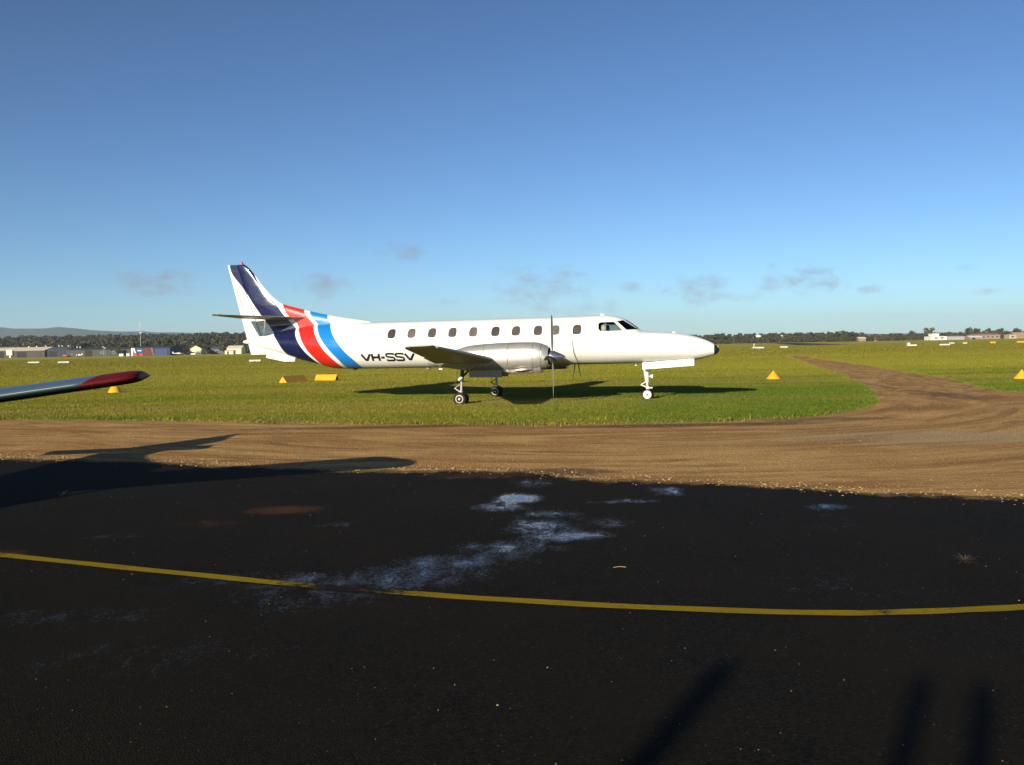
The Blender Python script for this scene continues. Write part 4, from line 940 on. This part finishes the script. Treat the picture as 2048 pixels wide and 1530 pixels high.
def shed(name, x0, x1, y, dep, eave, ridge, mw, mr, label, doors=(), wins=(), rz=0.0, along='x', cat='building', group=None, vents=()):
    """gabled building; x0..x1 is the face towards the runway at distance y"""
    cx = (x0+x1)/2; t0 = empty(name, (cx, y, 0), rz); tag(t0, label, cat, group); hw = (x1-x0)/2; o_ = .25
    q = MB()
    if along == 'x':
        q.add([(-hw, 0, 0), (hw, 0, 0), (hw, dep, 0), (-hw, dep, 0), (-hw, 0, eave), (hw, 0, eave), (hw, dep, eave), (-hw, dep, eave), (-hw, dep/2, ridge), (hw, dep/2, ridge)],
              [(0, 1, 5, 4), (1, 2, 6, 9, 5), (2, 3, 7, 6), (3, 0, 4, 8, 7), (0, 3, 2, 1), (4, 5, 9, 8), (6, 7, 8, 9)])
        sl = [[(0, eave), (dep/2, ridge)], [(dep, eave), (dep/2, ridge)]]
        q.build('wall', mw, t0)
        for (a_, b_) in sl:
            dy = b_[0]-a_[0]; ex_ = o_*(1 if dy > 0 else -1); sl_ = (b_[1]-a_[1])/abs(dy)
            r_ = MB(); ya, za = a_[0]-ex_, a_[1]-sl_*o_+.05
            r_.add([(-hw-o_, ya, za), (hw+o_, ya, za), (hw+o_, b_[0], b_[1]+.05), (-hw-o_, b_[0], b_[1]+.05), (-hw-o_, ya, za+.12), (hw+o_, ya, za+.12), (hw+o_, b_[0], b_[1]+.17), (-hw-o_, b_[0], b_[1]+.17)],
                   [(0, 1, 2, 3), (7, 6, 5, 4), (0, 4, 5, 1), (1, 5, 6, 2), (2, 6, 7, 3), (3, 7, 4, 0)]); rf_ = r_.build('roof', mr, t0)
    else:
        q.add([(-hw, 0, 0), (hw, 0, 0), (hw, dep, 0), (-hw, dep, 0), (-hw, 0, eave), (hw, 0, eave), (hw, dep, eave), (-hw, dep, eave), (0, 0, ridge), (0, dep, ridge)],
              [(0, 1, 5, 8, 4), (1, 2, 6, 5), (2, 3, 7, 9, 6), (3, 0, 4, 7), (0, 3, 2, 1), (5, 6, 9, 8), (7, 4, 8, 9)])
        q.build('wall', mw, t0)
        for sg in (1, -1):
            sl_ = (ridge-eave)/hw; r_ = MB(); xa, za = sg*(hw+o_), eave-sl_*o_+.05
            r_.add([(xa, -o_, za), (xa, dep+o_, za), (0, dep+o_, ridge+.05), (0, -o_, ridge+.05), (xa, -o_, za+.12), (xa, dep+o_, za+.12), (0, dep+o_, ridge+.17), (0, -o_, ridge+.17)],
                   [(0, 1, 2, 3), (7, 6, 5, 4), (0, 4, 5, 1), (1, 5, 6, 2), (2, 6, 7, 3), (3, 7, 4, 0)]); rf_ = r_.build('roof', mr, t0)
    for (a_, b_, h, m_) in doors:
        d = MB(); d.box(a_-cx, b_-cx, -.10, -.02, .0, h); d.build('door', m_, t0)
    for (a_, b_, z0, z1) in wins:
        d = MB(); d.box(a_-cx-.08, b_-cx+.08, -.06, -.01, z0-.08, z1+.08); wf = d.build('window', C_wht, t0); d = MB(); d.box(a_-cx, b_-cx, -.09, -.065, z0, z1); d.build('pane', C_gl, wf)
    for vx in vents:
        d = MB(); d.lathe([(0, .2), (.35, .2), (.4, .42), (.75, .45), (1.0, .12)], (vx-cx, dep/2, ridge), 'z', 12); d.build('roof_vent', C_wht, t0, True)
    return t0
shed('hangar', -350, -318.9, 575, 22, 4.6, 6.5, C_brown, C_pale, 'long low hangar with pale roof at the left frame edge', doors=[(-345, -336, 3.8, C_dark), (-333, -324, 3.8, C_dark)])
shed('hangar', -317.4, -296.3, 572, 22, 4.4, 6.4, C_brown, C_pale, 'low brown hangar with pale roof beside the navy hangar', doors=[(-314, -308, 3.5, C_dark), (-306, -299, 3.5, C_brown)], vents=(-312, -307, -301))
tt0 = MB(); tt0.box(-318.7, -317.6, 571.5, 573, 0, 4.6); tt0.box(-320.3, -316.5, 571.2, 571.45, 1.6, 5.1); tag(tt0.build('sunlit_end_wall', C_pale), 'pale panel for the sunlit end wall between the two pale-roofed hangars', 'panel')  # pale sheet coloured as the sunlit end wall in the gap
shed('hangar', -288.5, -276.4, 560, 20, 4.3, 6.3, C_navy, C_slate, 'navy blue hangar with slate grey roof', doors=[(-287.5, -282.6, 3.7, C_dark), (-282.3, -277.3, 3.7, C_navy)], vents=(-286, -284, -280))
shed('storage_shed', -271.8, -232.0, 550, 16, 4.0, 5.2, C_gg, C_gg, 'long grey green shed with one dark doorway', doors=[(-260.3, -256.0, 3.7, C_dark)], wins=[(-251, -249, 1.6, 2.6), (-244, -242, 1.6, 2.6), (-238, -236, 1.6, 2.6)], vents=(-268.8, -266.9))
rbh = shed('painted_hangar', -198.3, -178.0, 470, 18, 4.3, 5.0, C_navy, C_navy, 'hangar painted navy and dark red with white curved edge', doors=[(-186.0, -179.5, 3.4, C_blue)])
for nm, m_, pts in (('red_panel', C_red, [(-192.0, .1), (-186.8, .1), (-187.4, 2.0), (-187.9, 4.2), (-192.0, 4.2)]), ('white_edge', C_wht, [(-198.3, .1), (-197.5, .1), (-197.5, 4.2), (-198.3, 4.2)]), ('white_stripe', C_wht, [(-196.6, 1.9), (-195.6, 1.3), (-196.0, 2.2), (-196.5, 4.2), (-197.2, 4.2), (-197.1, 2.7)]),
                    ('red_skirt', C_bred, [(-197.3, .1), (-195.0, .1), (-195.8, 1.15), (-197.3, 2.2)]), ('red_door', C_bred, [(-194.2, .1), (-192.3, .1), (-192.3, 1.3), (-194.2, 1.3)]), ('blue_panel', C_blue, [(-195.4, 1.6), (-192.1, 1.6), (-192.1, 4.2), (-196.3, 4.2)]), ('sign_board', C_wht, [(-195.0, 2.55), (-192.9, 2.55), (-192.9, 3.0), (-195.0, 3.0)]), ('curved_trim', C_tan, [(-186.7, .1), (-186.3, .1), (-187.0, 2.2), (-187.3, 4.2), (-187.8, 4.2), (-187.3, 2.0)])):
    d = MB(); n = len(pts); pad = .20 if nm in ('sign_board', 'white_stripe', 'curved_trim') else .12
    d.add([(x+188.15, -pad, z) for x, z in pts]+[(x+188.15, -.01, z) for x, z in pts], [tuple(range(n)), tuple(range(2*n-1, n-1, -1))]+[(i, (i+1) % n, n+(i+1) % n, n+i) for i in range(n)]); d.build(nm, m_, rbh)
shed('house', -189.0, -182.3, 530, 8, 3.5, 5.2, C_cream, C_slate, 'cream gabled house facing the airfield', doors=[(-188.0, -187.0, 2.2, C_wht)], wins=[(-185.6, -184.2, 1.2, 2.4)], along='y')
shed('house', -181.8, -172.5, 545, 9, 3.2, 4.4, C_slate, C_slate, 'dark blue grey house right of the cream gabled house', wins=[(-179, -177.5, 1.1, 2.2)])
shed('house', -157.9, -149.9, 500, 8, 3.0, 4.5, C_cream, C_pale, 'cream building with pale roof left of the aircraft tail', wins=[(-155.5, -154.2, 1.1, 2.2)])
shed('house', -152.0, -147.6, 478, 4, 1.7, 2.1, C_cream, C_pale, 'small cream hut in front of the houses left of the tail', doors=[(-150.8, -150.0, 1.5, C_dark)])
shed('house', -147.4, -140.6, 515, 8, 3.0, 4.2, C_cream, C_cream, 'yellowish house close behind the aircraft rudder', wins=[(-145.5, -144.2, 1.1, 2.2)])
shed('house', -139.8, -132.0, 520, 8, 2.9, 4.0, C_cream, C_pale, 'cream house partly hidden by the aircraft rudder', wins=[(-137.5, -136.2, 1.1, 2.2)])
for (x, y, z, w, lab) in [(-262, 720, 6.2, 7, 'white roofed house among trees left of the mast'), (-252.5, 735, 6.0, 8, 'pale roofed house among trees right of the mast'), (-360, 800, 9.0, 8, 'house with tan roof high among the trees on the left'), (-318, 780, 8.2, 6, 'small white house among the trees above the navy hangar')]:
    h0 = shed('house', x-w/2, x+w/2, y, 7, 4.0, 5.0, C_wht, C_wht if 'white' in lab else C_pale, lab, wins=[(x-1, x+1, 1.4, 2.6)]); h0.location.z = z-1.5
# right side
tw_ = shed('terminal', 279.6, 290.2, 600, 10, 2.2, 2.5, C_wht, C_wht, 'low white terminal building with upper white block at far right', wins=[(282, 284, .9, 1.8), (286, 288, .9, 1.8)])
d = MB(); d.box(-3.4, 1.0, 2, 8, 2.55, 4.2); d.box(-3.7, 1.3, 1.7, 8.3, 4.2, 4.4); d.build('upper_block', C_wht, tw_)
shed('storage_shed', 291.5, 303.0, 602, 9, 1.9, 2.4, clad('pale_grey_cladding', (.34, .34, .33)), clad('grey_roof', (.45, .45, .44)), 'pale grey shed between the white terminal and brick buildings')
shed('storage_shed', 303.6, 311.6, 596, 8, 1.4, 2.3, C_tan, C_wht, 'low shed with long white roof before the brick buildings', doors=[(305, 307, 1.2, C_dark)])
shed('brick_building', 312.2, 329.0, 606, 10, 2.6, 3.6, C_tan, clad('terracotta_roof', (.34, .20, .13)), 'long tan brick building with terracotta roof at far right', wins=[(314+i*3, 315.6+i*3, .9, 2.0) for i in range(5)])
shed('brick_building', 329.4, 334.2, 596, 6, 2.6, 2.9, C_sand, C_sand, 'cream box-shaped building at the right end of the brick buildings', wins=[(331, 332.6, .9, 1.9)])
shed('house', 341, 349, 610, 8, 2.6, 4.0, C_tan, C_sand, 'pale roofed house at the right frame edge')
shed('house', 262.5, 268.0, 652, 6, 2.0, 2.9, C_sand, C_tan, 'sand coloured house in front of the trees left of the white terminal', wins=[(264, 265.2, .9, 1.9)])
shed('house', 247.0, 252.0, 640, 6, 2.0, 2.9, C_tan, C_pale, 'small tan house in front of the tree line at right')
def tank(x, y, z, r_, lab):
    t0 = empty('water_tank', (x, y, 0)); tag(t0, lab, 'water tank', 'white water tanks')
    q = MB(); q.lathe([(z-r_*.55, .1), (z-r_*.5, r_*.6), (z-r_*.2, r_*.96), (z, r_), (z+r_*.25, r_*.9), (z+r_*.48, r_*.55), (z+r_*.58, .1)], (0, 0, 0), 'z', 22); q.build('tank_shell', C_wht, t0, True)
    for k in range(4):
        a_ = R(45+90*k); q = MB(); q.tube([(r_*.62*math.cos(a_), r_*.62*math.sin(a_), 0), (r_*.55*math.cos(a_), r_*.55*math.sin(a_), z-r_*.3)], .12, 8); q.build('leg', M_steel, t0)
tank(182.4, 664, 5.0, 2.0, 'larger white water tank against the trees, right of the nose')
tank(200.2, 664, 5.3, 1.4, 'smaller white water tank against the trees, right of the nose')
# mast
t0 = empty('lighting_mast', (-205.6, 500, 0)); tag(t0, 'tall thin mast with white top beside the painted hangar', 'mast')
q = MB(); q.tube([(0, 0, 0), (0, 0, 15.5)], [.16, .09], 10); q.build('pole', M_steel, t0, True)
q = MB(); q.tube([(0, 0, 15.5), (0, 0, 18.6)], .13, 10); q.build('antenna_top', C_wht, t0, True)
q = MB(); q.box(-.5, .9, -.2, .2, 12.6, 12.9); q.build('crossarm', C_wht, t0)
# light poles by the sheds
for x, y, h, lab in ((-243.5, 540, 4.6, 'short lamp pole in front of the grey green shed'), (-256.0+9.2, 545, 5.2, 'lamp pole with round head before the grey green shed')):
    t0 = empty('lamp_pole', (x, y, 0)); tag(t0, lab, 'lamp pole'); q = MB(); q.tube([(0, 0, 0), (0, 0, h)], .09, 8); q.build('pole', M_steel, t0)
    q = MB(); q.lathe([(h, .1), (h+.2, .4), (h+.6, .4), (h+.8, .1)], (0, 0, 0), 'z', 10); q.build('lamp_head', C_wht, t0, True)
def mini_plane(x, y, rz, lab, sc_=1.0):
    t0 = empty('parked_light_aircraft', (x, y, 0), rz); tag(t0, lab, 'aircraft', 'small white aircraft by the far buildings')
    secs = [[(px*sc_, math.cos(a_)*w*sc_, (z+math.sin(a_)*w)*sc_) for a_ in np.linspace(0, 6.283, 12, endpoint=False)] for px, z, w in ((2.2, 1.2, .1), (1.9, 1.2, .4), (.6, 1.4, .62), (-.8, 1.4, .6), (-3, 1.35, .25), (-4.6, 1.4, .08))]
    v, f = loft(secs); o = mobj('fuselage', v, f, C_wht, t0, True); fixn(o)
    q = MB(); q.box(-.9*sc_, .5*sc_, -4.8*sc_, 4.8*sc_, 1.95*sc_, 2.10*sc_); q.build('wing', C_wht, t0)
    q = MB(); q.add(*prism([(3.6*sc_, 1.4*sc_), (4.3*sc_, 2.6*sc_), (4.8*sc_, 2.6*sc_), (4.7*sc_, 1.4*sc_)], -.05, .05)); q.build('fin', C_wht, t0)
    for (wx, wy) in ((1.4, 0), (-.3, 1.0), (-.3, -1.0)):
        q = MB(); q.tube([(wx*sc_, wy*.5*sc_, 1.1*sc_), (wx*sc_, wy*sc_, .25)], .06, 6); q.lathe([(-.08, .22), (.08, .22)], (wx*sc_, wy*sc_, .25), 'y', 10); q.build('wheel_leg', M_dark, t0)
mini_plane(-240.5, 500, R(150), 'small white aircraft parked in front of the grey green shed', .8)
mini_plane(-167.5, 455, R(20), 'small white aircraft parked left of the cream gabled house', .75)
mini_plane(-175.2, 490, R(200), 'small white high-wing aircraft parked just behind the first, near the cream house', .9)
for x, y, w, h, lab in ((-207.8, 480, 1.1, 1.3, 'white crate left of the painted hangar, larger one'), (-204.6, 481, .8, 1.4, 'white crate left of the painted hangar, nearest it')):
    q = MB(); q.box(-w, w, -.5, .5, .08, h); q.box(-w*.9, -w*.6, -.5, .5, 0, .08); q.box(w*.6, w*.9, -.5, .5, 0, .08); q.box(-w-.05, w+.05, -.55, .55, h, h+.07); o = q.build('crate', C_wht); o.location = (x, y, 0); tag(o, lab, 'crate')
q = MB(); q.add(*loft([[(-1.5, -.6, .3), (1.5, -.6, .3), (1.5, .6, .3), (-1.5, .6, .3)], [(-1.5, -.6, .8), (1.5, -.6, .8), (1.5, .6, .8), (-1.5, .6, .8)], [(-.9, -.5, 1.3), (.7, -.5, 1.3), (.7, .5, 1.3), (-.9, .5, 1.3)]])); 
cr_ = empty('parked_car', (-271.5, 548, 0)); tag(cr_, 'small red car parked right of the navy hangar', 'car'); q.build('body', C_bred, cr_)
for wx in (-.95, .95):
    for wy in (-.6, .6): q = MB(); q.lathe([(-.1, .3), (.1, .3)], (wx, wy, .3), 'y', 12); q.build('wheel', M_tyre, cr_)

# ------------------------------------------------------------------ terrain behind: wooded rise, hills, quarry
M_hill = plain('hill_scrub', (.060, .062, .045), .95, var=.35, scale=.004, spec=.05)
M_rise = plain('wood_floor', (.055, .055, .030), .95, var=.3, scale=.05, spec=.05)
M_rock = plain('quarry_rock', (.36, .25, .20), .95, var=.25, scale=.02, spec=.05)
def rise(x, y):
    a_ = min(1, max(0, (y-640)/430)); a_ = a_*a_*(3-2*a_); b_ = min(1, max(0, (60-x)/260)); b_ = b_*b_*(3-2*b_)
    return 12.0*a_*b_
xs_ = np.linspace(-1500, 200, 60); ys_ = np.linspace(635, 1500, 30)
tag(mobj('wooded_rise', [(x, y, rise(x, y)+.02 if 0 < i < 59 and 0 < j < 29 else -.5) for j, y in enumerate(ys_) for i, x in enumerate(xs_)], [(j*60+i, j*60+i+1, (j+1)*60+i+1, (j+1)*60+i) for j in range(29) for i in range(59)], M_rise, None, True), 'gently rising wooded ground behind the hangars', kind='structure')
HX = [-8000, -6000, -4600, -3900, -3398, -3232, -2966, -2860, -2402, -1737, -740, 200, 1500, 4000, 8000]; HZ = [150, 190, 170, 188, 184, 181, 172, 160, 137, 107, 64, 40, 34, 30, 28]
xs_ = np.linspace(-8000, 8000, 150); ys_ = np.linspace(4600, 8200, 26); hv = []
for y in ys_:
    for x in xs_:
        u = (y-4600)/1400; k = (u*u*(3-2*u) if u < 1 else max(0, 1-(u-1)/1.57)); z = np.interp(x*6000/max(y, 5600), HX, HZ)*k
        z *= 1+.05*math.sin(x*.011+y*.003)*math.sin(y*.0041+x*.0023); hv.append((x, y, z+3*math.sin(x*.031)*k-1+.0))
hl = mobj('hills', hv, [(j*150+i, j*150+i+1, (j+1)*150+i+1, (j+1)*150+i) for j in range(25) for i in range(149)], M_hill, None, True)
tag(hl, 'low blue hazy hills on the left horizon', kind='structure')
q = MB()
for k in range(3): q.add(*loft([[(-3080+12*k, 5640+30*k, 118+k*13), (-2995-10*k, 5640+30*k, 118+k*13), (-2995-10*k, 5800, 118+k*13), (-3080+12*k, 5800, 118+k*13)], [(-3078+12*k, 5652+30*k, 131+k*13), (-3000-10*k, 5652+30*k, 130+k*13), (-3000-10*k, 5800, 130+k*13), (-3078+12*k, 5800, 131+k*13)]]))
tag(q.build('quarry', M_rock), 'pale terraced quarry face on the far hills', kind='structure')

# ------------------------------------------------------------------ trees
M_leaf, t, b = mat('gum_foliage')
P = t.node('ShaderNodeNewGeometry').outputs['Position']; oi = t.node('ShaderNodeObjectInfo').outputs['Random']
c = t.mix(oi, (.052, .058, .028), (.115, .100, .058)); c = t.mix(t.smooth(t.noise(P, .9, 3), .35, .7), c, (.038, .044, .021)); c = t.mix(t.smooth(t.noise(P, .012, 2), .5, .7, 0, .5), c, (.13, .105, .064))
t.put(b.inputs['Base Color'], c); b.inputs['Roughness'].default_value = .7; b.inputs['Specular IOR Level'].default_value = .15
M_bark = plain('bark', (.13, .10, .075), .9, scale=2)
def crown_mesh(seed, wide=.42, lobes=9, per=46, low=.25, q=.075):
    r_ = random.Random(seed); v = []; f = []
    for L in range(lobes):
        a_ = r_.uniform(0, 6.283); rr = wide*math.sqrt(r_.random())*.75; cz = low+(.92-low)*(L+.5)/lobes*r_.uniform(.8, 1.1); taper = 1-.55*max(0, (cz-.55)/.45)
        cx, cy = rr*math.cos(a_)*taper, rr*math.sin(a_)*taper; lr = r_.uniform(.10, .19)
        for i in range(per):
            d = Vector((r_.gauss(0, 1), r_.gauss(0, 1), r_.gauss(0, .8))).normalized()*lr*r_.uniform(.55, 1.1); p = Vector((cx, cy, cz))+d
            u = Vector((r_.gauss(0, 1), r_.gauss(0, 1), r_.gauss(0, 1))).normalized(); w = u.cross(Vector((r_.gauss(0, 1), r_.gauss(0, 1), r_.gauss(0, 1)))).normalized(); s0 = q*r_.uniform(.5, 1.0); k = len(v)
            v += [p-u*s0-w*s0*.6, p+u*s0-w*s0*.5, p+u*s0*.8+w*s0*.6, p-u*s0*.7+w*s0*.5]; f.append((k, k+1, k+2, k+3))
    return v, f
def trunk_mb(seed):
    r_ = random.Random(seed); q = MB(); q.tube([(0, 0, -.02), (.01, 0, .2), (.02, .01, .45), (.0, .02, .75)], [.030, .024, .017, .006], 7)
    for k in range(4):
        a_ = k*1.6+r_.random(); z0 = .25+.1*k; q.tube([(.01, 0, z0), (.10*math.cos(a_), .10*math.sin(a_), z0+.14), (.20*math.cos(a_), .20*math.sin(a_), z0+.22)], [.013, .009, .004], 5)
    return q
srcs = []
for k in range(6):
    q = trunk_mb(k); nq = len(q.f); v, f = crown_mesh(100+k, .40+.05*(k % 3), 9, 44, .22 if k % 2 else .12); q.add(v, f, 1)
    srcs.append(mobj('gum_tree', q.v, q.f, [M_bark, M_leaf], None, False, q.mi, link=False))
tp = []
for i in range(2600):
    y = random.uniform(648, 1130); x = random.uniform(-.62*y-20, 60)
    if random.random() < .93: tp.append((x, y, rise(x, y)-.1, random.uniform(6.0, 12.5)))
for i in range(700):
    y = 606+random.random()*60; x = random.uniform(-420, -110)
    tp.append((x, y, 0, random.uniform(3.8, 7.0)))
for i in range(1500):
    y = random.uniform(660, 820); x = random.uniform(-120, 560)
    h_ = random.uniform(5.0, 8.2)*(1.0 if x < 262 else .72); tp.append((x, y, 0, h_))
for i in range(300):
    x = random.uniform(60, 290); tp.append((x, random.uniform(640, 660), 0, random.uniform(2.0, 4.4)))
tp = np.array(tp); n = len(tp)
rot = np.stack([np.zeros(n), np.zeros(n), rng.random(n)*6.283], 1); wsc = tp[:, 3]*(.9+.5*rng.random(n))
tag(scatter('woodland', tp[:, :3], rot, np.stack([wsc, wsc, tp[:, 3]], 1), srcs), 'far belt of dark gum trees along the horizon', 'woodland', kind='stuff')
def tree(x, y, h, wide, seed, lab, group):
    t0 = empty('gum_tree', (x, y, 0), random.uniform(0, 6)); tag(t0, lab, 'tree', group); t0.scale = (h, h, h)
    q = trunk_mb(seed); q.build('trunk', M_bark, t0); v, f = crown_mesh(seed, wide, 13, 70, .22, .06); h *= 1.38; t0.scale = (h, h, h); mobj('crown', v, f, M_leaf, t0)
GR = 'single trees behind the buildings at right'
for x, y, h, w, lab in ((289.0, 622, 6.4, .62, 'dark round tree just right of the white upper block'), (317.5, 622, 6.2, .66, 'largest dark round tree above the brick building'), (324.3, 624, 5.6, .6, 'dark tree second right of the largest one above the brick building'), (330.6, 622, 5.4, .55, 'dark round tree above the right end of the brick building'),
                        (334.9, 620, 4.9, .55, 'small dark tree behind the cream box-shaped building'), (341.5, 626, 5.2, .55, 'dark tree left of the pale roofed house at the right edge'), (350.5, 624, 5.3, .6, 'dark tree at the right frame edge'), (273.8, 618, 4.8, .7, 'bushy dark tree left of the white terminal')): tree(x, y, h, w, int(x*10), lab, GR)
GL = 'single trees behind the far left buildings'
for x, y, h, w, lab in ((-199.5, 520, 7.2, .5, 'dark tree right behind the mast and painted hangar'), (-216.5, 520, 6.4, .55, 'dark spreading tree left of the mast'), (-190.8, 515, 5.6, .6, 'dark tree behind the right end of the painted hangar'), (-169.5, 535, 6.2, .55, 'dark tree between the cream gabled house and the tail'), (-239.2, 546, 3.6, .7, 'dark bush in front of the grey green shed'), (-135.8, 540, 7.4, .5, 'brownish tree beside the aircraft rudder')): tree(x, y, h, w, int(-x*7), lab, GL)

# ------------------------------------------------------------------ small growth on the hard surfaces
M_dry = plain('dry_weed', (.05, .032, .015), .8, scale=5)
def weed(x, y, z, h, nb, lab, rad=.10, m_=None):
    v = []; f = []
    for i in range(nb):
        d = random.uniform(0, 6.283); L = rad*random.uniform(.5, 1.3); zz = h*random.random()**1.5; k = len(v); px, py = -math.sin(d)*.004, math.cos(d)*.004; cx, cy = math.cos(d)*L, math.sin(d)*L
        v += [(-px, -py, 0), (px, py, 0), (cx*.6+px, cy*.6+py, zz), (cx*.6-px, cy*.6-py, zz), (cx, cy, zz*.8)]; f += [(k, k+1, k+2, k+3), (k+3, k+2, k+4)]
    o = mobj('weed', v, f, m_ or M_dry); o.location = (x, y, z); tag(o, lab, 'weed', 'weeds on the hard ground')
weed(3.86, 7.66, .018, .06, 34, 'dry brown weed growing through the asphalt at right', .15)
weed(-6.15, 12.2, .018, .07, 18, 'small dry weed beside the wing shadow on the left', .10)
q = MB(); q.tube([(.84, 7.66, .022), (.90, 7.67, .026), (.95, 7.665, .021)], .0025, 5); tag(q.build('straw', plain('straw', (.36, .27, .14), .8)), 'single straw lying on the asphalt above the yellow line', 'straw')

# ------------------------------------------------------------------ air
q = MB(); q.box(-9100, 9100, -400, 9600, -1.5, 240)
hz = q.build('haze', [], None); hm = bpy.data.materials.new('haze_air'); hm.use_nodes = True; t = NT(hm.node_tree); t.n.clear()
pv = t.node('ShaderNodeVolumePrincipled'); pv.inputs['Color'].default_value = (.66, .83, 1.0, 1); pv.inputs['Density'].default_value = 8.5e-5
mo = t.node('ShaderNodeOutputMaterial'); t.l.new(pv.outputs[0], mo.inputs['Volume']); hz.data.materials.append(hm)
tag(hz, 'thin pale blue air over the airfield', kind='stuff')
